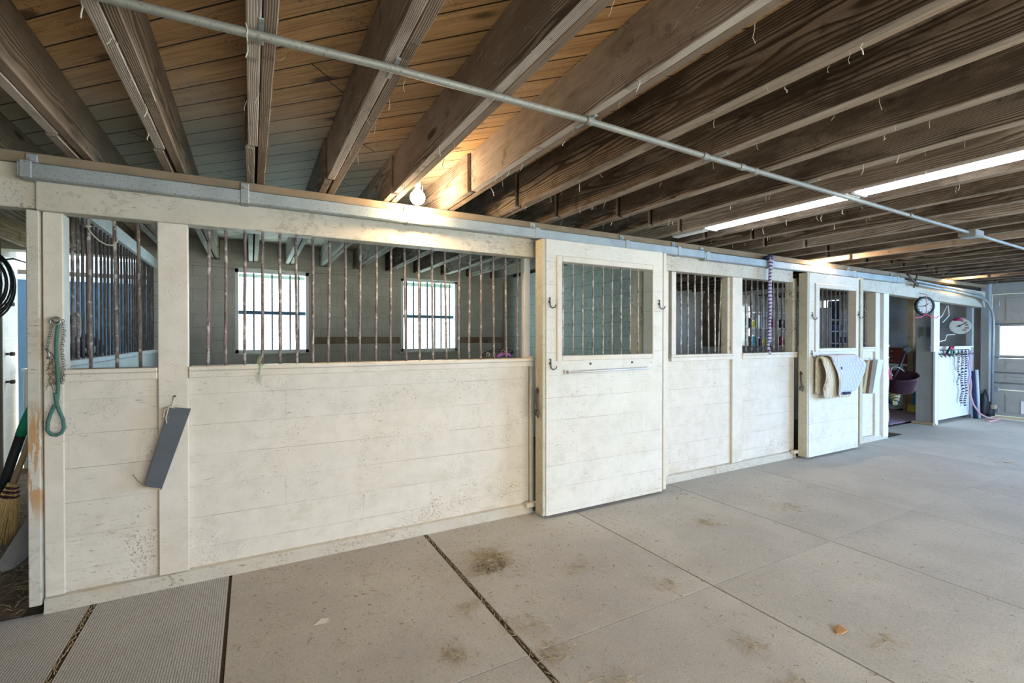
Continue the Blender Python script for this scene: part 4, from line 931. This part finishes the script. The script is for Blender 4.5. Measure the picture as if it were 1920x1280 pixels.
MB().tube([tcn+n2*.03-s2*.085+Vector((0, 0, .11)), tcn+n2*.04-s2*.03+Vector((0, 0, .12)), tcn+n2*.03+s2*.03+Vector((0, 0, .11))], [.018, .028, .018], 8).build('bird_emblem', M['magenta'], tm)
tkk = MB()
for k in range(29):
    an = math.radians(-140+k*10); d = Vector((0, 0, 1))*math.cos(an)+s2*math.sin(an); tkk.tube([tcn+n2*.026+d*(.125 if k % 4 else .115), tcn+n2*.026+d*.135], .0025, 4)
tkk.build('scale_marks', M['black'], tm)
def text(parent, body, c, n, up, size, mat, name='numeral'):
    cu = bpy.data.curves.new(name, 'FONT'); cu.body = body; cu.size = size; cu.align_x = 'CENTER'; cu.align_y = 'CENTER'; cu.extrude = .001
    cu.materials.append(mat); o = bpy.data.objects.new(name, cu); COL.objects.link(o)
    x = up.cross(n).normalized(); m = Matrix.Identity(4)
    for i in range(3): m[i][0] = x[i]; m[i][1] = up[i]; m[i][2] = n[i]
    pl_ = parent_loc(parent)
    for i in range(3): m[i][3] = c[i]-pl_[i]
    bpy.context.view_layer.update()
    me = bpy.data.meshes.new_from_object(o); bpy.data.objects.remove(o); me.transform(m)
    o = bpy.data.objects.new(name, me); COL.objects.link(o); o.parent = parent; return o
for k, s in enumerate(('40', '60', '80', '100', '120')):
    an = math.radians(22+k*30); d = Vector((0, 0, 1))*math.cos(an)+s2*math.sin(an)
    text(tm, s, tcn+n2*.027+d*.092, n2, Vector((0, 0, 1)), .04, M['black'])
wr = thing('wire_hangers', 'tangle of white wire hangers dangling in the open hatch', 'hanger', (10.2, 3.45, 1.9))
for (pts_) in ([(9.72, 3.5, 1.93), (9.98, 3.5, 1.72), (10.08, 3.5, 1.50), (10.16, 3.5, 1.33), (9.80, 3.5, 1.27), (9.83, 3.5, 1.37), (10.16, 3.5, 1.33)], [(10.36, 3.46, 1.95), (10.18, 3.46, 1.78), (10.02, 3.46, 1.70)], [(10.40, 3.46, 1.95), (10.44, 3.46, 1.78), (10.2, 3.46, 1.66)], [(9.80, 3.5, 1.73), (9.96, 3.5, 1.70)], [(10.1, 3.48, 1.33), (10.35, 3.48, 1.36), (10.42, 3.48, 1.45), (10.75, 3.48, 1.46)]):
    MB().tube(pts_, .009, 6).build('wire', M['white'], wr)
# shelf seen through the hatch with boxes
sf = thing('hatch_shelf', 'dark slatted shelf unit behind the open hatch', 'shelf', (10.6, 5.2, 1.2))
for z in (1.28, 1.52, 1.75): MB().bbox(9.95, 10.9, 5.1, 5.4, z, z+.02).build('shelf_board', M['pillar'], sf)
MB().bbox(9.93, 9.96, 5.1, 5.4, 0, 2.0).bbox(10.9, 10.93, 5.1, 5.4, 0, 2.0).build('upright', M['pillar'], sf)
for i, (x, z, h, m, t) in enumerate(((10.05, 1.30, .14, 'black', 'black box on the bottom board of the hatch shelf'), (10.10, 1.54, .10, 'navy', 'dark blue box on the middle board of the hatch shelf'), (10.6, 1.30, .12, 'navy', 'blue tub at the right of the hatch shelf, bottom board'), (10.5, 1.54, .12, 'steel', 'grey tin on the middle board of the hatch shelf'))):
    solo('storage_box', MB().bbox(x, x+.25, 5.12, 5.36, z, z+h), M[m], t, 'box', (x+.12, 5.24, z), 'boxes on the hatch shelf')

# entrance: workbench with red chest
wbn = thing('workbench', 'white topped workbench against the end wall of the tack room', 'workbench', (11.2, 4.9, 0))
MB().bbox(10.95, 11.48, 4.22, 6.4, .86, .90).build('top', M['white'], wbn)
MB().bbox(11.02, 11.46, 4.45, 6.4, 0, .86).build('cabinet', M['wpanel'], wbn)
MB().bbox(10.96, 11.02, 4.25, 4.31, 0, .86).build('leg', M['stud'], wbn)
rc = thing('chest_of_drawers', 'small red chest with three drawers standing on the white workbench', 'chest', (11.2, 4.45, .90))
MB().bbox(11.07, 11.38, 4.28, 4.60, .90, 1.19).bbox(11.05, 11.40, 4.265, 4.615, 1.19, 1.205).build('body', M['red'], rc)
for k in range(3):
    z = .915+k*.092; dq = MB().bbox(11.058, 11.075, 4.30, 4.58, z, z+.08).build('drawer', M['red'], rc)
    for y in (4.345, 4.53): MB().lathe((11.06, y, z+.04), (-1, 0, 0), [(.006, 0), (.012, .008), (.009, .016)], 10).build('knob', M['brass'], dq)
solo('wall_stud', MB().bbox(10.90, 10.99, 4.13, 4.22, 0, 2.33), M['stud'], 'raw brown stud rising beside the workbench in the tack room', 'stud', (10.95, 4.18, 0))
solo('board_panel', MB().bbox(11.0, 11.04, 3.75, 4.13, 0, 1.3), M['woodbrown'], 'brown board panel behind the raw stud in the tack room', 'board', (11.02, 3.95, 0))
solo('floor_mat', MB().bbox(9.0, 10.9, 3.7, 4.6, 0, .010), M['mauve'], 'faded pink striped mat on the tack room floor', 'mat', (9.9, 4.1, 0))
pp_ = MB().poly([(7.74, 3.29, 1.39), (7.97, 3.29, 1.29), (7.84, 3.29, 1.22), (7.73, 3.29, 1.30)], (.003, .012, 0))
solo('paper_sheet', pp_, M['white'], 'white sheet of paper tilted above the purple tub', 'paper', (7.84, 3.3, 1.3))
tb_ = thing('feed_tub', 'maroon purple plastic tub hanging tilted at the tack room entrance', 'tub', (8.35, 3.35, .75))
cb = Vector((8.46, 3.36, .62)); up = Vector((-.28, -.10, .95)).normalized()
MB().lathe(cb, up, [(.001, 0), (.165, 0), (.18, .02), (.215, .22), (.228, .225), (.228, .24), (.208, .24), (.165, .02), (.001, .015)], 32).build('body', M['maroon'], tb_)
MB().tube([cb+up*.23+Vector((.22*math.cos(u), .22*math.sin(u)*.3, .13*math.sin(u))) for u in [i*PI/10 for i in range(11)]], .006, 6).build('handle', M['chain'], tb_)
solo('feed_scoop', MB().tube([(8.40, 3.44, .72), (8.62, 3.42, 1.0), (8.78, 3.42, 1.20)], .016, 8).lathe((8.80, 3.42, 1.22), Vector((-.75, -.66, .1)), [(.02, -.03), (.05, -.01), (.055, .02), (.045, .03)], 18), M['black'], 'black long handled brush with round head standing in the purple tub', 'brush', (8.6, 3.43, 1.0))
rt = thing('hand_tool', 'pink and black handled tool sticking out of the purple tub', 'tool', (8.1, 3.4, .95))
MB().tube([(8.34, 3.42, .72), (8.10, 3.37, .93), (8.0, 3.35, 1.02)], .030, 8).build('grip', M['pinkp'], rt)
MB().tube([(8.0, 3.35, 1.02), (7.80, 3.24, 1.10)], .024, 8).build('shank', M['black'], rt)
tg = thing('garden_fork', 'white T handled fork hung upside by the white post above the tub', 'fork', (8.05, 3.5, 1.1))
MB().tube([(8.0, 3.5, 1.12), (8.42, 3.5, 1.10)], .022, 8).build('handle', M['white'], tg)
for dx in (.06, .14, .22): MB().tube([(8.06+dx, 3.5, 1.11), (8.10+dx, 3.5, .84)], .012, 6).build('tine', M['bluew'], tg)
lw = MB(); lw.tube([(7.84, 3.30, .97)]+[(7.86+.02*math.sin(k*1.7), 3.30, .95-.062*k) for k in range(14)], .022, 8)
solo('lead_rope', lw, M['bwrope'], 'black and white rope hanging down the white post under the purple tub', 'rope', (7.86, 3.30, .9))
hang_rope(7.94, .95, .16, .011, 'twine', 'thin pale cord hanging beside the rope under the purple tub', .012, 12, None, 'cord', None)
gv = MB(); gv.tube([(8.36, 3.38, .68), (8.38, 3.40, .55), (8.40, 3.40, .46)], [.06, .075, .05], 10)
for k in range(4): gv.tube([(8.34+k*.035, 3.40, .48), (8.35+k*.037, 3.40, .40)], .015, 6)
solo('work_glove', gv, M['glove'], 'yellow and black striped work glove hanging under the purple tub', 'glove', (8.33, 3.42, .55))
rb = MB(); rb.tube([(8.60, 3.5, .62), (8.62, 3.5, .50), (8.58, 3.49, .42)], [.05, .07, .07], 10).tube([(8.52, 3.48, .43), (8.66, 3.50, .42)], .055, 10).tube([(8.62, 3.5, .62), (8.85, 3.6, .52), (9.3, 3.8, .45), (9.6, 3.9, .46)], .012, 6)
solo('hand_pump', rb, M['navy'], 'dark bulb shaped rubber tool with a trailing hose below the purple tub', 'tool', (8.6, 3.5, .45))
mp = thing('scrub_broom', 'teal handled broom with a yellow head leaning behind the grey wall end', 'broom', (10.75, 4.05, 0))
MB().tube([(10.72, 4.03, .15), (10.76, 3.98, .85)], .045, 8).build('handle', M['teal'], mp)
MB().bbox(10.58, 10.80, 4.0, 4.10, .03, .17, .02).build('head', M['yellow'], mp)
# supplies beyond the right stall partition, on the rear wall
ss = thing('supply_shelf', 'white supply shelves on the rear wall seen through the right barred opening', 'shelf', (10.4, 6.5, 1.2))
for z in (1.20, 1.60, 1.95): MB().bbox(9.3, 11.3, 6.42, 6.64, z, z+.025).build('shelf_board', M['white'], ss)
for x in (9.32, 10.365, 11.27): MB().bbox(x, x+.025, 6.42, 6.64, 1.05, 2.1).build('upright', M['white'], ss)
kinds = [('yellow', 'yellow'), ('navy', 'navy blue'), ('bluew', 'pale blue'), ('maroon', 'maroon'), ('white', 'white'), ('teal', 'teal'), ('magenta', 'magenta'), ('black', 'black'), ('tan', 'tan')]
shelfn = {1.225: 'bottom', 1.625: 'middle', 1.975: 'top'}
random.seed(8); used = {}
for z in (1.225, 1.625):
    for k in range(9):
        x = 9.45+k*.205; m, cn = kinds[(k*2+int(z*10)) % 9]; r = random.uniform(.05, .075); h = random.uniform(.16, .28)
        b_ = thing('bottle', '%s supply bottle on the %s supply shelf, %s from its left end' % (cn, shelfn[z], ordn[k]), 'bottle', (x, 6.52, z), 'bottles on the supply shelves')
        MB().lathe((x, 6.52, z), (0, 0, 1), [(r*.95, 0), (r, .01), (r, h*.7), (r*.45, h*.82), (r*.4, h*.86)], 14).build('body', M[m], b_)
        MB().lathe((x, 6.52, z+h*.86), (0, 0, 1), [(r*.48, 0), (r*.48, h*.12)], 12).build('cap', M['white' if m != 'white' else 'red'], b_)

# window to the yard with a blue door leaf in the tack room end wall
dl = MB().bbox(11.55, 11.59, 5.70, 5.97, 0, 2.24)
o = struct('door_1', dl, M['blue'])

# ------------------------------------------------------------------ garage door
gd = thing('garage_door', 'grey sectional garage door with a bright window strip at the right end of the aisle', 'garage door', (11.5, 1.7, 0))
def gsec(z0, z1, hole=None):
    m = MB(); wall_yz(m, .25, 3.19, z0, z1-.006, 11.42, 11.47, [hole] if hole else [])
    if not hole:
        for y0, y1 in ((.3, 1.6), (1.72, 3.02)): m.bbox(11.412, 11.42, y0, y1, z0+.06, z1-.07, .003)
    return m
for z0, z1, hl in ((.05, .50, None), (.50, .62, None), (.62, .80, None), (.80, 1.05, None), (1.05, 1.65, (.4, 3.10, 1.10, 1.60)), (1.65, 2.16, None)):
    gsec(z0, z1, hl).build('section', M['gdoor'], gd)
for z in (.62, .80, 1.06, 1.64): MB().tube([(11.40, .3, z), (11.40, 3.18, z)], .010, 6).build('strut', M['galv'], gd)
MB().box(11.445, 11.449, .4, 3.10, 1.10, 1.60).build('pane', M['glass'], gd)
for z in (.14, .5, 1.06, 1.63, 2.0): MB().bbox(11.405, 11.42, 3.10, 3.18, z-.04, z+.04).build('hinge', M['galv'], gd)
MB().bbox(11.40, 11.42, 2.68, 2.83, .11, .33).build('vent', M['white'], gd)
solo('door_post', MB().bbox(11.30, 11.42, 3.20, 3.31, 0, 2.40), M['pillar'], 'grey timber post beside the garage door carrying its track', 'post', (11.36, 3.25, 0))
solo('door_lintel', MB().bbox(11.43, 11.49, -.2, 3.6, 2.165, 2.42), M['gdoor'], 'grey lintel board above the garage door', 'beam', (11.46, 1.7, 2.2))
gt = thing('garage_track', 'curved galvanised garage door track running along the header and down the post', 'track', (10, 3.14, 2.1))
for dz, dy in ((0, 0), (.055, .03)):
    pts = [(8.35, 3.12+dy, 2.165+dz), (10.55, 3.12+dy, 2.085+dz)]
    for k in range(1, 9):
        a = k/8*PI/2; pts.append((10.55+.70*math.sin(a), 3.13+dy, 2.085+dz-.42*(1-math.cos(a))))
    if dz == 0: pts.append((11.27, 3.15, .22))
    else: pts = pts[:-4]
    MB().tube(pts, .020, 8).build('rail', M['galv'], gt)
MB().bbox(11.22, 11.34, 3.10, 3.2, .17, .24).build('foot_bracket', M['rawend'], gt)
MB().tube([(8.30, 3.14, 2.12), (8.36, 3.12, 2.32)], .012, 6).tube([(8.1, 3.14, 2.30), (8.36, 3.12, 2.14)], .014, 6).build('hanger_strap', M['iron'], gt)

# ================================================================== FLOOR LITTER
random.seed(21)
def wisp(mb, x, y, l, r, z=.0):
    a = random.uniform(0, 2*PI); b = a+random.uniform(-.7, .7); h = random.uniform(.001, .007)
    p0 = Vector((x, y, z+.0015)); p1 = p0+Vector((math.cos(a), math.sin(a), 0))*l*.5+Vector((0, 0, h)); p2 = p1+Vector((math.cos(b), math.sin(b), 0))*l*.5-Vector((0, 0, h))
    mb.tube([p0, p1, p2], r, 4)
def litter(n, mat, lmin, lmax, rmin, rmax, label, name):
    m = MB()
    for k in range(n):
        y = 3.2-abs(random.gauss(0, 1.0)) if random.random() < .6 else random.uniform(.2, 3.2)
        x = random.uniform(-.1, 1.5+3.5*random.random()**2+ (2.5 if random.random() < .3 else 0))
        if y < .2: y = random.uniform(.5, 3)
        wisp(m, x, y, random.uniform(lmin, lmax), random.uniform(rmin, rmax))
    tag(m.build(name, M[mat]), label, 'hay', None, 'stuff')
litter(1600, 'hay', .006, .040, .0005, .0012, 'fine pale hay chaff scattered over the rubber mats', 'loose_hay')
litter(280, 'haydark', .006, .028, .0007, .0016, 'dark hay crumbs scattered over the rubber mats', 'loose_hay')
cl = MB()
for (cx, cy, n, s) in ((1.315, 2.62, 210, .075), (1.36, 2.74, 90, .06), (1.14, 2.55, 40, .08), (1.0, 2.25, 35, .04), (1.16, 1.95, 40, .06), (.78, 1.93, 40, .03), (1.28, 1.45, 35, .05), (1.18, 1.72, 50, .05), (1.75, 2.3, 30, .05), (2.05, 1.9, 30, .05), (2.55, 1.05, 24, .04), (.12, 2.05, 30, .03), (.05, 1.70, 26, .03), (3.0, 2.4, 30, .05), (3.9, 2.3, 30, .05), (2.0, 1.35, 26, .04), (1.9, 1.1, 24, .03), (6.3, 1.5, 30, .08), (7.4, 2.0, 40, .1), (.36, 1.6, 20, .03)):
    for k in range(n): wisp(cl, random.gauss(cx, s), random.gauss(cy, s*.8), random.uniform(.02, .08), random.uniform(.0006, .0012), abs(random.gauss(0, .012 if n > 100 else .004)))
tag(cl.build('hay_tufts', M['hay']), 'small tufts of dry hay lying on the mats, the biggest right of the wide seam', 'hay', None, 'stuff')
ce = MB()
for k in range(150): wisp(ce, random.gauss(1.30, .06), random.gauss(2.57, .045), random.uniform(.01, .03), random.uniform(.0008, .0018), abs(random.gauss(0, .006)))
tag(ce.build('hay_crumbs', M['haydark']), 'brown crumbs at the heart of the biggest hay tuft', 'hay', None, 'stuff')
solo('dry_leaf', MB().poly([(2.415, 1.20, .002), (2.43, 1.185, .004), (2.465, 1.18, .012), (2.49, 1.20, .006), (2.48, 1.225, .014), (2.445, 1.232, .004)], (0, .002, .003)), M['leaf'], 'single curled orange brown dry leaf on a mat at the lower right', 'leaf', (2.45, 1.2, .0))
solo('paper_scrap', MB().poly([(.262, 2.47, .001), (.30, 2.505, .004), (.335, 2.49, .003), (.33, 2.455, .004), (.315, 2.462, .001)], (0, 0, .002)), M['paper'], 'small pale torn scrap of paper lying on the mat left of the wide seam', 'paper', (.30, 2.48, 0))

# cobwebs and straw hanging from joists
random.seed(33); cw = MB()
for k in range(150):
    i = random.choice(range(6, 18)); x = JX[i]+random.choice((0, .042, .084)); y = random.uniform(.6, 3.1); l = random.uniform(.015, .06)
    p = [(x, y, 2.332)]; 
    for q in range(3): p.append((p[-1][0]+random.uniform(-.008, .008), p[-1][1]+random.uniform(-.008, .008), p[-1][2]-l/3))
    cw.tube(p, random.choice((.0007, .001, .0022)), 4)
for k in range(200):
    i = random.choice(range(7, 11)); x = JX[i]+random.choice((-.003, .087)); y = random.uniform(.9, 3.1); z = random.uniform(2.36, 2.56); p = [(x, y, z)]
    for q in range(4): p.append((p[-1][0]+random.uniform(-.012, .012), p[-1][1]+random.uniform(-.02, .02), p[-1][2]+random.uniform(-.02, .012)))
    cw.tube(p, .0007, 4)
tag(cw.build('cobwebs', M['twine']), 'dusty cobweb strands and hay wisps hanging from the joists', 'cobweb', None, 'stuff')

# ================================================================== LIGHT
w = bpy.data.worlds.new('sky'); SC.world = w; w.use_nodes = True
bg = w.node_tree.nodes['Background']; bg.inputs[0].default_value = SKYC; bg.inputs[1].default_value = SKY
def area(name, loc, rot, sx, sy, power, col):
    ld = bpy.data.lights.new(name, 'AREA'); ld.shape = 'RECTANGLE'; ld.size = sx; ld.size_y = sy; ld.energy = power; ld.color = col
    o = bpy.data.objects.new(name, ld); COL.objects.link(o); o.location = loc; o.rotation_euler = rot; return o
for nm, args in LAMPS.items(): area(nm, *args)
sl = bpy.data.lights.new('sun', 'SUN'); sl.energy = SUN; sl.angle = .01; sl.color = (1.0, .96, .88)
so = bpy.data.objects.new('sun', sl); COL.objects.link(so); so.rotation_euler = Vector((-.62, .18, .75)).to_track_quat('Z', 'Y').to_euler(); so.location = (0, 0, 9)
SC.view_settings.view_transform = 'Standard'; SC.view_settings.look = 'None'; SC.view_settings.gamma = 1; SC.view_settings.use_curve_mapping = False
SC.view_settings.exposure = EXPO
SC.cycles.max_bounces = 8; SC.cycles.diffuse_bounces = 4; SC.cycles.transparent_max_bounces = 12
SC.cycles.sample_clamp_indirect = 6; SC.cycles.caustics_reflective = False; SC.cycles.caustics_refractive = False
SC.cycles.use_denoising = True
